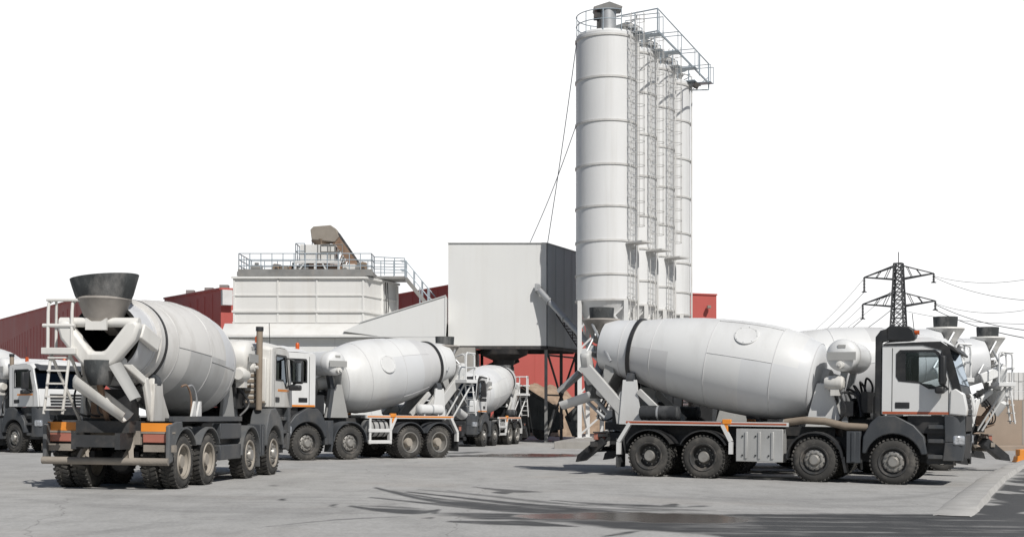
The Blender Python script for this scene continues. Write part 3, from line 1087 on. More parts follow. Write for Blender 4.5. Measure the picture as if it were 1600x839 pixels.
for (x0, x1, y, z1, m_, nm, lab, ct) in (
        (-13.2, -12.5, 71.2, 9.75, 'beige', 'drive_unit', 'low beige drive unit standing on the left of the bin platform', 'machine'),
        (-9.4, -8.7, 71.0, 9.8, 'bin_white', 'control_cabinet', 'pale control cabinet on the right of the bin platform by the conveyor foot', 'cabinet')):
    t_ = tag(empty(nm, ((x0 + x1) / 2, y, 9.28)), lab, ct)
    b = LB(t_.location)
    b.bx(x0, x1, y, y + 0.6, 9.36, z1)
    b.build('body', m_, t_, bevel=0.02)
    b = LB(t_.location)
    b.tube((x0 + 0.15, y - 0.12, 9.5), (x0 + 0.15, y + 0.02, 9.5), 0.12, 10)
    b.build('cover', 'steel_grey', t_)
    for xf in (x0 + 0.05, x1 - 0.12):
        b = LB(t_.location)
        b.bx(xf, xf + 0.07, y + 0.05, y + 0.55, 9.281, 9.36)
        b.build('foot', 'steel_grey', t_)

for x, lab in ((-14.2, 'leftmost low grey vibrator motor on the bin platform'), (-11.6, 'grey vibrator motor under the white hopper frame on the bin'), (-8.5, 'rightmost grey vibrator motor on the bin platform')):
    t_ = tag(empty('vibrator_motor', (x, 71.2, 9.28)), lab, 'motor')
    b = LB(t_.location)
    b.tube((x - 0.3, 71.2, 9.58), (x + 0.3, 71.2, 9.58), 0.2, 14)
    b.bx(x - 0.1, x + 0.1, 71.1, 71.3, 9.78, 9.9)
    b.build('casing', 'steel_grey', t_)
    b = LB(t_.location)
    b.bx(x - 0.35, x + 0.35, 71.0, 71.4, 9.281, 9.37)
    b.build('mount', 'steel_dark', t_)

vs_ = tag(empty('vibrating_screen', (-10.8, 71.6, 9.28)), 'dark rusty vibrating screen inside the white frame on the bin platform', 'machine')
b = LB(vs_.location)
b.prism([(-12.4, 9.42), (-12.4, 9.72), (-11.2, 9.86), (-9.2, 9.8), (-9.0, 9.5), (-9.6, 9.4)], lambda a, c: (a, 71.15, c), lambda a, c: (a, 72.2, c))
b.build('trough', 'rust', vs_, bevel=0.02)
b = LB(vs_.location)
for x in (-12.2, -11.4, -10.5, -9.4):
    b.bx(x, x + 0.12, 71.05, 71.149, 9.285, 9.9)
b.bx(-12.5, -8.9, 71.3, 72.1, 9.283, 9.41)
b.build('spring_mount', 'steel_dark', vs_)
for x, w_, h_, lab in ((-13.0, 0.5, 0.5, 'small brown gearbox standing left of the vibrating screen'), (-8.2, 0.35, 0.62, 'narrow brown switch box at the right end of the bin platform')):
    t_ = tag(empty('gearbox' if x < -10 else 'switch_box', (x, 70.7, 9.28)), lab, 'machine')
    b = LB(t_.location)
    b.prism([(x - w_ / 2, 9.285), (x - w_ / 2, 9.285 + h_ * 0.8), (x - w_ / 4, 9.285 + h_), (x + w_ / 2, 9.285 + h_ * 0.9), (x + w_ / 2, 9.285)], lambda a, c: (a, 70.6, c), lambda a, c: (a, 70.95, c))
    b.build('casing', 'beige_rust', t_, bevel=0.02)
    b = LB(t_.location)
    b.tube((x, 70.52, 9.5), (x, 70.61, 9.5), 0.09, 10)
    b.build('shaft_cover', 'steel_dark', t_)

# ------------------------------------------------------------------ concrete base and four silos
pl = LB((0, 0, 0))
pl.plan([(1.9, 58.0), (12.0, 57.0), (18.0, 82.0), (4.2, 82.0), (3.7, 70)], gz(4) - 0.3, 0.25)
tag(pl.build('silo_foundation', 'concrete', bevel=0.03), 'low concrete slab carrying the four silos', 'foundation')

SILO0, SDIR = Vector((4.96, 67.3, 0.25)), Vector((4.15, 9.7, 0)) / 3
LA = math.atan2(-0.70, 0.71)                  # direction of the ladder
SR, ZB, ZT = 1.6, 7.1, 20.95                  # radius; cylinder bottom and top above the slab


def make_silo(i):
    label = ['tallest-looking white cement silo, nearest of four, with guy cables at its left',
             'second white silo of the row, partly hidden by the nearest one',
             'third white silo of the row, between its two caged ladders',
             'farthest white silo, right end of the row of four'][i]
    root = tag(empty('cement_silo', SILO0 + SDIR * i), label, 'silo', 'white cement silos in a row')
    b = MB()
    b.lathe([(ZB, SR), (ZT, SR), (ZT + 0.12, SR - 0.1), (ZT + 0.30, 0.35), (ZT + 0.31, 0.0)], n=64, caps=False)
    b.build('shell', 'silo', root, angle=25)
    for z in (ZB + 0.03, 8.45, 10.18, 11.95, 14.1, 16.35, 18.6, 20.75):
        r = MB()
        r.lathe([(z - 0.05, SR + 0.002), (z - 0.05, SR + 0.05), (z + 0.05, SR + 0.05), (z + 0.05, SR + 0.002)], n=48, caps=False)
        r.build('ring', 'silo_ring', root)
    b = MB()
    b.lathe([(ZB - 0.004, SR - 0.01), (ZB - 2.4, 0.28), (ZB - 2.75, 0.28)], n=40, caps=False)
    b.build('cone', 'silo', root)
    offs = [(-1.45, -0.8), (0.9, -1.4), (1.45, 0.8), (-0.9, 1.4)]
    for (x, y) in offs:
        b = MB()
        b.beam((x, y, 0), (x, y, ZB + 0.02), 0.22, 0.22)
        b.bx(x - 0.22, x + 0.22, y - 0.22, y + 0.22, 0.0, 0.04)
        b.build('leg', 'steel_white', root)
    b = MB()
    for k in range(4):
        p, q = offs[k], offs[(k + 1) % 4]
        for z in (2.3, 4.6):
            b.beam((p[0], p[1], z), (q[0], q[1], z), 0.1, 0.1)
        for z0, z1 in ((0.15, 2.3), (2.3, 4.6), (4.6, 6.9)):
            b.beam((p[0], p[1], z0), (q[0], q[1], z1), 0.09, 0.09)
        # head gussets fanning up to the shell
        m_ = ((p[0] + q[0]) / 2, (p[1] + q[1]) / 2)
        b.beam((p[0], p[1], 5.6), (m_[0] * 1.12, m_[1] * 1.12, ZB), 0.1, 0.1)
        b.beam((q[0], q[1], 5.6), (m_[0] * 1.12, m_[1] * 1.12, ZB), 0.1, 0.1)
    b.build('bracing', 'steel_white', root)
    # caged ladder (the last silo is reached from the walkway)
    u = Vector((math.cos(LA), math.sin(LA), 0))
    w = Vector((-u.y, u.x, 0))
    c = u * (SR + 0.2)
    b = MB()
    for s_ in (-0.22, 0.22):
        b.tube(c + w * s_ + Vector((0, 0, 3.0)), c + w * s_ + Vector((0, 0, ZT + 0.9)), 0.022, 6)
    z = 3.2
    while z < ZT + 0.8:
        b.tube(c - w * 0.22 + Vector((0, 0, z)), c + w * 0.22 + Vector((0, 0, z)), 0.013, 4)
        z += 0.3
    for z in (4.5, 7.3, 9.8, 12.4, 15, 17.5, 20):
        for s_ in (-0.22, 0.22):
            b.tube(c + w * s_ + Vector((0, 0, z)), u * (SR - 0.02) + w * s_ + Vector((0, 0, z)), 0.018, 4)
    lad = b.build('ladder', 'silo_ring', root) if i < 3 else None
    b = MB()
    z = 10.9
    cc = c + u * 0.32
    while z < ZT + 0.9:
        pts_ = []
        for k in range(11):
            an = -2.35 + 4.7 * k / 10
            pts_.append(cc + (u * math.cos(an) + w * math.sin(an)) * 0.36 + Vector((0, 0, z)))
        b.pipe(pts_, 0.016, 4, caps=False)
        z += 0.62
    for an in (-2.0, -1.0, 0.0, 1.0, 2.0):
        P = cc + (u * math.cos(an) + w * math.sin(an)) * 0.36
        b.tube(P + Vector((0, 0, 10.9)), P + Vector((0, 0, ZT + 0.9)), 0.014, 4)
    if lad: b.build('cage', 'silo_ring', lad)
    b = MB()
    P = u * (SR + 0.55) + w * 0.1
    b.box(P + Vector((0.0, 0, 10.05)), (1.05, 0.9, 0.08), rot=Matrix.Rotation(LA, 3, 'Z'))
    if lad: b.build('landing', 'silo_ring', root)
    # top railing
    b = MB()
    RR = SR - 0.02
    n = 36
    for hh in (1.05, 0.55):
        pts_ = [Vector((math.cos(t) * RR, math.sin(t) * RR, ZT + 0.05 + hh)) for t in [LA + 0.35 + (2 * math.pi - 0.7) * k / n for k in range(n + 1)]]
        b.pipe(pts_, 0.026, 5)
    for k in range(10):
        t = LA + 0.35 + (2 * math.pi - 0.7) * k / 9
        b.tube((math.cos(t) * RR, math.sin(t) * RR, ZT), (math.cos(t) * RR, math.sin(t) * RR, ZT + 1.1), 0.026, 5)
    b.build('railing', 'steel_blue', root)
    # filter with a pitched rain hood and its blower
    b = MB()
    fx, fy = (0.05, -0.1) if i == 0 else (-0.1, 0.1)
    b.lathe([(ZT + 0.15, 0.62), (ZT + 0.3, 0.5), (ZT + 0.32, 0.46), (ZT + 1.45, 0.46)], (fx, fy, 0), n=28)
    flt = b.build('filter', 'galv', root)
    b = MB()
    z = ZT + 1.5
    b.prism([(-0.75, z), (0.05, z + 0.26), (0.1, z + 0.26), (0.75, z + 0.02), (0.7, z - 0.06), (-0.7, z - 0.1)],
            lambda a, c_: (fx + a, fy - 0.5, c_), lambda a, c_: (fx + a, fy + 0.5, c_))
    b.build('rain_hood', 'steel_grey', flt)
    b = MB()
    b.bx(fx - 0.72, fx - 0.4, fy - 0.45, fy + 0.1, ZT + 0.95, ZT + 1.2)
    b.bx(fx - 0.55, fx - 0.42, fy - 0.3, fy + 0.2, ZT + 0.2, ZT + 1.45)
    b.build('blower', 'steel_dark', flt)
    b = MB()
    for k, (x, y) in enumerate(((0.9, -0.5), (0.7, 0.6), (1.0, 0.2))):
        b.tube((x, y, ZT + 0.1), (x, y, ZT + 0.45 + 0.12 * k), 0.15, 10)
        b.box((x, y, ZT + 0.5 + 0.12 * k), (0.4, 0.3, 0.1))
    b.build('relief_valve', 'steel_grey', root)
    # fill pipe down the side
    b = MB()
    t = LA - 0.42
    for tt in (LA + 0.42,):
        P = Vector((math.cos(tt), math.sin(tt), 0)) * (SR + 0.12)
        b.pipe([P + Vector((0, 0, 0.6)), P + Vector((0, 0, ZT + 0.4)), P * 0.75 + Vector((0, 0, ZT + 0.62)), P * 0.55 + Vector((0, 0, ZT + 0.3))], 0.055, 8)
    b.build('fill_pipe', 'steel_white', root)
    return root


for i in range(4):
    make_silo(i)

# rooftop walkway along the row of silos with its tall outer railing
wk = tag(empty('silo_walkway', (7.5, 66.0, 21.2)), 'galvanised walkway with tall outer railing along the tops of the silos', 'walkway')
WO = wk.location
d = SDIR.normalized()
N_ = Vector((7.5, 65.9, 21.2))
E_ = Vector((11.72, 76.3, 21.2))
b = LB(WO)
for off in (0.0,):
    w = Vector((d.y, -d.x, 0)) * off
    b.beam(N_ + w, E_ + w, 0.07, 0.09)
b.build('deck', 'steel_blue', wk)
b = LB(WO)
up = Vector((0, 0, 1.15))
for P in (N_, N_.lerp(E_, 0.80), E_):
    b.tube(P - Vector((0, 0, 0.1)), P + up, 0.04, 8)
b.pipe([N_ + up - Vector((2.0, -1.35, -0.0)), N_ + up, E_ + up], 0.036, 8)
b.tube(E_ + up, E_ + Vector((0, 0, -0.4)), 0.036, 8)
b.pipe([E_ + Vector((0, 0, -0.4)), E_ + Vector((-1.4, 0.3, -0.35))], 0.036, 8)
b.tube(E_ + Vector((0, 0, 0.35)), E_ + Vector((-0.9, 0.2, -0.3)), 0.022, 6)
b.pipe([N_ - Vector((2.3, -1.5, 0)), N_], 0.036, 8)
b.build('railing', 'steel_blue', wk)
for i in range(4):
    b = LB(WO)
    P = SILO0 + SDIR * i + Vector((0.9, 0.0, ZT + 0.05))
    Q = N_ + d * ((P - N_).dot(d)) + Vector((0, 0, 0))
    sd_ = d * 0.35
    b.beam(P, Q, 0.6, 0.04)
    b.box(P + Vector((0.55, -0.25, 0.02)), (1.5, 1.2, 0.05), rot=Matrix.Rotation(math.atan2(SDIR.y, SDIR.x), 3, 'Z'))
    for hh in (1.0,):
        b.tube(P - sd_ + Vector((0, 0, hh)), Q - sd_ + Vector((0, 0, hh)), 0.022, 6)
        b.tube(P + sd_ + Vector((0, 0, hh)), Q + sd_ + Vector((0, 0, hh)), 0.022, 6)
    for t in (0, 1):
        for s_ in (-1, 1):
            X = P.lerp(Q, t) + sd_ * s_
            b.tube(X, X + Vector((0, 0, 1.0)), 0.022, 6)
    b.build('gangway', 'steel_blue', wk)
fl = MB()
fp = E_ + Vector((-0.75, -0.05, -0.15)) - Vector(WO)
fl.box(fp, (0.35, 0.3, 0.28), rot=Matrix.Rotation(0.5, 3, 'Y'))
fl.build('floodlight', 'steel_dark', wk)

# guy cables
for (p, q, lab) in (((3.38, 67.0, 20.9), (1.97, 71.2, 10.93), 'thin guy cable from the silo top to the house roof, steeper of two'),
                    ((3.4, 67.0, 16.7), (0.97, 71.1, 10.93), 'thin guy cable from the upper silo wall to the house roof, flatter of two')):
    b = LB(p)
    P, Q = Vector(p), Vector(q)
    b.pipe([P.lerp(Q, t / 10) - Vector((0, 0, 0.25 * math.sin(math.pi * t / 10))) for t in range(11)], 0.022, 5)
    tag(b.build('guy_cable', 'cable', loc=p), lab, 'cable', 'guy cables beside the tall silo')

# ------------------------------------------------------------------ sand heap and dark tipper body under the plant
hv, hf = [], []
nx_, ny_ = 60, 30
for j in range(ny_ + 1):
    for i in range(nx_ + 1):
        x = -3.0 + 14.0 * i / nx_
        y = 90 + 10 * j / ny_
        u_ = (x - 2.2) / 3.9
        v_ = (y - 96.5) / 5
        h = 4.0 * max(0, 1 - (u_ * u_ + v_ * v_) * 0.8) ** 0.8
        u2, v2 = (x - 6.2) / 4.2, (y - 96) / 5
        h = max(h, 3.1 * max(0, 1 - (u2 * u2 + v2 * v2) * 0.8) ** 0.8)
        h += 0.5 * noise.noise(Vector((x * 1.1, y * 1.1, 0))) + 0.12 * noise.noise(Vector((x * 3, y * 3, 2)))
        hv.append((x - 2, y - 95, max(-0.3, h - 0.2)))
for j in range(ny_):
    for i in range(nx_):
        a = j * (nx_ + 1) + i
        hf.append((a, a + 1, a + nx_ + 2, a + nx_ + 1))
b = MB()
b.add(hv, hf)
tag(b.build('sand_heap', 'sand', angle=60, loc=(2, 95, gz(2))), 'heap of tan sand piled against the red warehouse behind the steel legs', 'sand heap')

tp = tag(empty('tipper_trailer', (1.6, 75.6, gz(1.6))), 'dark weathered tipper trailer parked in the shade under the plant house', 'trailer')
y0, y1 = 74.7, 76.7
b = LB(tp.location)
b.prism([(0.15, 0.75), (0.45, 3.1), (2.65, 1.75), (2.98, 1.35), (3.02, 0.65), (2.3, 0.45)], lambda a, c: (a, y0, c), lambda a, c: (a, y1, c))
b.build('body', 'dump_dark', tp, bevel=0.04)
b = LB(tp.location)
b.prism([(0.4, 3.15), (0.4, 3.3), (2.75, 1.85), (2.7, 1.7)], lambda a, c: (a, y0 - 0.06, c), lambda a, c: (a, y0 + 0.1, c))
for t in (0.15, 0.5, 0.85):
    x = 0.45 + 2.2 * t
    b.beam((x, y0 - 0.04, 0.6), (x, y0 - 0.04, 3.05 - 1.35 * t), 0.09, 0.08)
b.build('rib', 'dump_dark', tp)
b = LB(tp.location)
b.bx(2.9, 3.0, y0 - 0.05, y0 + 0.25, 1.15, 1.5)
b.build('tail_light', 'red_lens', tp)
b = LB(tp.location)
b.bx(0.0, 2.7, 75.2, 76.2, 0.42, 0.6)
b.build('chassis', 'chassis', tp)
for x in (0.55, 1.75):
    b = LB(tp.location)
    b.lathe([(0, 0.3), (0, 0.5), (0.05, 0.54), (0.3, 0.54), (0.34, 0.5), (0.34, 0.3)], (x, y0 + 0.02, 0.52), axis=(0, 1, 0), n=28)
    b.lathe([(0.08, 0.0), (0.08, 0.3)], (x, y0 + 0.02, 0.52), axis=(0, 1, 0), n=20, mi=1)
    b.build('wheel', ['tyre', 'rim_black'], tp)
b = LB(tp.location)
for dx in (0, 0.3):
    b.tube((0.75 + dx * 0.4, y0 - 0.25, 2.6), (1.05 + dx * 0.6, y0 - 0.35, 0.25), 0.03, 6)
b.build('side_ladder', 'steel_grey', tp)
# loose bucket leaning behind the silo leg
bk = LB((3.45, 72.5, 0.2))
bk.prism([(3.05, 1.35), (3.75, 2.0), (3.85, 0.3), (3.5, 0.2)], lambda a, c: (a, 73.5, c), lambda a, c: (a, 74.3, c))
bk = bk.build('loader_bucket', 'dump_dark', loc=(3.45, 72.5, 0.2), bevel=0.03)
tag(bk, 'black steel loader bucket between the plant house legs and the silo leg', 'bucket')

# ------------------------------------------------------------------ right: tan wall, stacked blocks, pylon
rw = tag(empty('yard_wall', (24, 61, gz(24))), 'tan concrete yard wall with a low ledge at the right edge', 'wall')
b = LB(rw.location)
b.bx(11, 62, 61.0, 61.9, gz(24) - 0.4, 2.15)
b.build('wall', 'concrete_tan', rw)
b = LB(rw.location)
b.bx(10.5, 62, 59.4, 60.99, gz(24) - 0.4, 0.02)
b.build('ledge', 'concrete_tan', rw, bevel=0.04)
b = LB(rw.location)
for x in (15, 19, 24.35, 28, 32, 36):
    b.bx(x - 0.03, x + 0.03, 60.985, 60.998, 0.03, 2.14)
b.build('joint', 'concrete', rw)
for r_ in range(3):
    for k in range(22):
        b = MB()
        j = 0.02 * math.sin(k * 7.3 + r_ * 3)
        h = 0.44
        b.box((0, 0, h / 2), (0.2, 0.5, h - 0.01))
        b.box((0, 0, h - 0.02), (0.15, 0.4, 0.03))
        ob = b.build('concrete_block', 'white_block', bevel=0.012, loc=(23.2 + k * 0.222 + j * 0.3, 61.4 + j, 2.152 + r_ * 0.448))
        tag(ob, 'white block in the close-packed stack on the tan wall', 'block', 'white blocks stacked on the tan wall')

PY = Vector((78.5, 260.0, gz(20)))
py = tag(empty('power_pylon', PY), 'dark lattice power pylon with two cross-arms on the horizon', 'pylon')
H = 32.4


def tw(z):                                     # half width of the tower
    return 2.5 - 1.75 * (z / H) ** 0.75


rotp = Matrix.Rotation(R(-32), 3, 'Z')


def pr(x, y, z):
    return rotp @ Vector((x, y, z))


b = MB()
lv = [0, 5, 9.5, 13.5, 16.5, 19, 21.3, 23.2, 25, 26.6, 28.2, 29.6, 31, H]
for sx, sy in ((1, 1), (1, -1), (-1, -1), (-1, 1)):
    for z0, z1 in zip(lv, lv[1:]):
        b.beam(pr(sx * tw(z0), sy * tw(z0), z0), pr(sx * tw(z1), sy * tw(z1), z1), 0.27, 0.27)
cs = [(1, 1), (1, -1), (-1, -1), (-1, 1)]
for z0, z1 in zip(lv, lv[1:]):
    for k in range(4):
        a, c = cs[k], cs[(k + 1) % 4]
        b.beam(pr(a[0] * tw(z0), a[1] * tw(z0), z0), pr(c[0] * tw(z1), c[1] * tw(z1), z1), 0.15, 0.15)
        b.beam(pr(c[0] * tw(z0), c[1] * tw(z0), z0), pr(a[0] * tw(z1), a[1] * tw(z1), z1), 0.15, 0.15)
        b.beam(pr(a[0] * tw(z1), a[1] * tw(z1), z1), pr(c[0] * tw(z1), c[1] * tw(z1), z1), 0.15, 0.15)
b.build('tower', 'pylon', py)
b = MB()
b.tube((0, 0, H - 0.3), (0, 0, H + 2.3), 0.09, 6)
b.build('spike', 'pylon', py)
tips = []
for zl, zu, ln in ((29.2, 31.9, 7.0), (23.7, 26.4, 7.3)):
    for s_ in (-1, 1):
        b = MB()
        w = tw(zl)
        tip = pr(s_ * ln, 0, zl + 0.75)
        for sy in (-1, 1):
            b.beam(pr(s_ * w, sy * w, zl), tip, 0.28, 0.28)
            b.beam(pr(s_ * tw(zu), sy * tw(zu), zu), tip, 0.22, 0.22)
            for t in (0.3, 0.6):
                b.beam(pr(s_ * w, sy * w, zl).lerp(tip, t), pr(s_ * tw(zu), sy * tw(zu), zu).lerp(tip, t - 0.15), 0.13, 0.13)
        b.build('cross_arm', 'pylon', py)
        b = MB()
        L = 3.0 if s_ < 0 else 1.8
        prof = []
        for k in range(int(L / 0.3)):
            prof += [(-0.3 * k, 0.12), (-0.3 * k - 0.12, 0.34), (-0.3 * k - 0.24, 0.12)]
        b.lathe(prof, tip, n=8)
        b.beam(tip - Vector((0.5, 0, L)), tip - Vector((-0.5, 0, L)), 0.2, 0.2)
        b.build('insulator', 'pylon', py)
        tips.append((PY + tip, L))


def wire(p, q, sag, r, label):
    b = LB(p)
    P, Q = Vector(p), Vector(q)
    b.pipe([P.lerp(Q, t / 24) - Vector((0, 0, sag * 4 * (t / 24) * (1 - t / 24))) for t in range(25)], r, 5)
    tag(b.build('power_line', 'wire', loc=p), label, 'power line', 'overhead lines strung from the pylon')


(UL, L0), (UR, L1), (LL, L2), (LR, L3) = tips
Z = Vector((0, 0, 1))
wire(UL - Z * 0.2, at(1150, 540, 520), 9, 0.045, 'faint power line sagging left from the tip of the upper arm')
wire(UL - Z * L0, at(1150, 548, 500), 8, 0.06, 'power line sagging left from the bottom of the upper arm insulator')
wire(LL - Z * 0.2, at(1150, 556, 480), 7, 0.045, 'faint power line sagging left from the tip of the lower arm')
wire(LL - Z * L2, at(1150, 560, 460), 6.5, 0.075, 'dark power line sagging left from the bottom of the lower arm insulator')
wire(PY + Vector((-1.2, 0, 27.0)), at(1150, 552, 510), 8, 0.045, 'faint power line passing left behind the tower between its arms')
wire(PY + Vector((-1.2, 0, 23.2)), at(1270, 560, 240), 0.8, 0.07, 'thick dark line dropping steeply left from the tower to behind the mixer drum')
wire(UR - Z * 0.5, at(1700, 410, 200), 2.2, 0.045, 'faint power line rising right from the upper arm tip')
wire(UR - Z * 0.7, at(1700, 468, 180), 1.8, 0.05, 'power line falling right from the upper arm tip')
wire(LR - Z * 0.5, at(1700, 455, 200), 2.6, 0.045, 'faint power line running almost level right from the lower arm tip')
wire(LR - Z * 0.7, at(1700, 520, 170), 1.6, 0.07, 'dark power line falling right from the lower arm tip')
wire(LR - Z * L3, at(1700, 540, 150), 1.2, 0.075, 'lowest and darkest power line running to the right edge')
wire(PY + Vector((1.2, 0, 22.8)), at(1700, 503, 190), 1.2, 0.045, 'faint power line running right from the tower below the lower arm')

# orange plastic block cut by the right edge
ob = tag(empty('barrier_block', (17.97, 45.0, gz(17.97))), 'small orange plastic barrier block at the right edge of the yard', 'barrier')
b = MB()
b.prism([(-0.3, 0.02), (-0.26, 0.22), (-0.2, 0.24), (-0.2, 0.46), (0.6, 0.46), (0.65, 0.24), (0.7, 0.22), (0.72, 0.02)],
        lambda a, c: (a, -0.2, c), lambda a, c: (a, 0.2, c))
b.build('body', 'orange_plastic', ob, bevel=0.03)
b = MB()
b.bx(-0.31, 0.73, -0.22, 0.22, 0.0, 0.06)
b.build('base', 'orange_plastic', ob, bevel=0.01)

# ------------------------------------------------------------------ concrete mixer trucks
CACHE = {}


def wheel_mesh(kind, tyre_m, rim_m):
    key = (kind, tyre_m, rim_m)
    if key in CACHE:
        return CACHE[key]
    t, r = MB(), MB()

    def tyre(c, w):
        h = w / 2
        t.lathe([(c - h, 0.30), (c - h - 0.005, 0.40), (c - h + 0.005, 0.475), (c - h + 0.05, 0.52), (c + h - 0.05, 0.52),
                 (c + h - 0.005, 0.475), (c + h + 0.005, 0.40), (c + h, 0.335), (c + h - 0.02, 0.29)], axis=(0, -1, 0), n=44, caps=False)
        nl = 34
        for k in range(nl):
            an = 2 * math.pi * k / nl
            for s_, da in ((-1, 0.0), (1, math.pi / nl)):
                a = an + da
                c0 = Vector((math.cos(a) * 0.525, -(c + s_ * (h * 0.58)), math.sin(a) * 0.525))
                rot = Matrix.Rotation(-a, 3, 'Y') @ Matrix.Rotation(0.35 * s_, 3, 'X')
                t.box(c0, (0.034, h * 0.78, 0.052), rot=rot)

    if kind == 'front':
        tyre(0, 0.33)
        r.lathe([(0.165, 0.345), (0.185, 0.335), (0.175, 0.30), (0.10, 0.285), (0.085, 0.255)], axis=(0, -1, 0), n=40, caps=False, mi=1)
        r.lathe([(0.085, 0.256), (0.13, 0.24), (0.15, 0.205), (0.15, 0.155), (0.13, 0.15), (0.13, 0.135), (0.20, 0.125), (0.225, 0.10), (0.225, 0.0)],
                axis=(0, -1, 0), n=40, caps=False)
        for k in range(10):
            a = 2 * math.pi * k / 10
            c = Vector((math.cos(a) * 0.182, 0, math.sin(a) * 0.182))
            r.tube(c + Vector((0, -0.14, 0)), c + Vector((0, -0.185, 0)), 0.019, 6, mi=0)
            c2 = Vector((math.cos(a + 0.31) * 0.222, 0, math.sin(a + 0.31) * 0.222))
            r.tube(c2 + Vector((0, -0.12, 0)), c2 + Vector((0, -0.146, 0)), 0.022, 7, mi=1)
        r.lathe([(-0.15, 0.30), (-0.1, 0.28), (-0.1, 0.0)], axis=(0, -1, 0), n=24, caps=False, mi=1)
    else:
        tyre(0.175, 0.30)
        tyre(-0.175, 0.30)
        r.lathe([(0.325, 0.345), (0.345, 0.335), (0.335, 0.305), (0.27, 0.29), (0.16, 0.275), (0.12, 0.24), (0.115, 0.17)], axis=(0, -1, 0), n=40, caps=False, mi=0)
        r.lathe([(0.115, 0.17), (0.13, 0.15), (0.27, 0.14), (0.30, 0.12), (0.30, 0.0)], axis=(0, -1, 0), n=28, caps=False, mi=1)
        for k in range(10):
            a = 2 * math.pi * k / 10
            c = Vector((math.cos(a) * 0.205, 0, math.sin(a) * 0.205))
            r.tube(c + Vector((0, -0.11, 0)), c + Vector((0, -0.155, 0)), 0.018, 6, mi=1)
        r.lathe([(-0.32, 0.31), (-0.2, 0.28), (-0.2, 0.0)], axis=(0, -1, 0), n=24, caps=False, mi=0)
    rims = {'alu': ['rim', 'rim_black'], 'black': ['rim_black', 'rim'], 'dusty': ['rim_dusty', 'rim_dusty'], 'grey': ['rim', 'rim_dusty']}[rim_m]
    CACHE[key] = (t.mesh('tyre', tyre_m), r.mesh('rim', rims))
    return CACHE[key]


def smooth(pts, n=6):
    pts = [Vector(p) for p in pts]
    out = []
    for i in range(len(pts) - 1):
        p0, p1, p2, p3 = pts[max(0, i - 1)], pts[i], pts[i + 1], pts[min(len(pts) - 1, i + 2)]
        for q in range(n):
            t = q / n
            out.append(0.5 * ((2 * p1) + (p2 - p0) * t + (2 * p0 - 5 * p1 + 4 * p2 - p3) * t * t + (3 * p1 - p0 - 3 * p2 + p3) * t ** 3))
    out.append(pts[-1])
    return out


def arc(cx, cz, r, a0, a1, n=14):
    return [(cx + r * math.cos(R(a0 + (a1 - a0) * i / n)), cz + r * math.sin(R(a0 + (a1 - a0) * i / n))) for i in range(n + 1)]


REAR_PARTS = {'rear_pedestal', 'rear_yoke', 'yoke_arm', 'yoke_crossbar', 'hopper', 'feed_spout', 'collecting_funnel', 'discharge_blade', 'chute', 'fold_over_chute',
              'chute_support', 'hose', 'control_box', 'access_platform', 'ladder', 'rear_crossmember', 'rear_bumper', 'splash_guard', 'bumper_arm', 'reflector_board', 'tail_light', 'rear_step'}


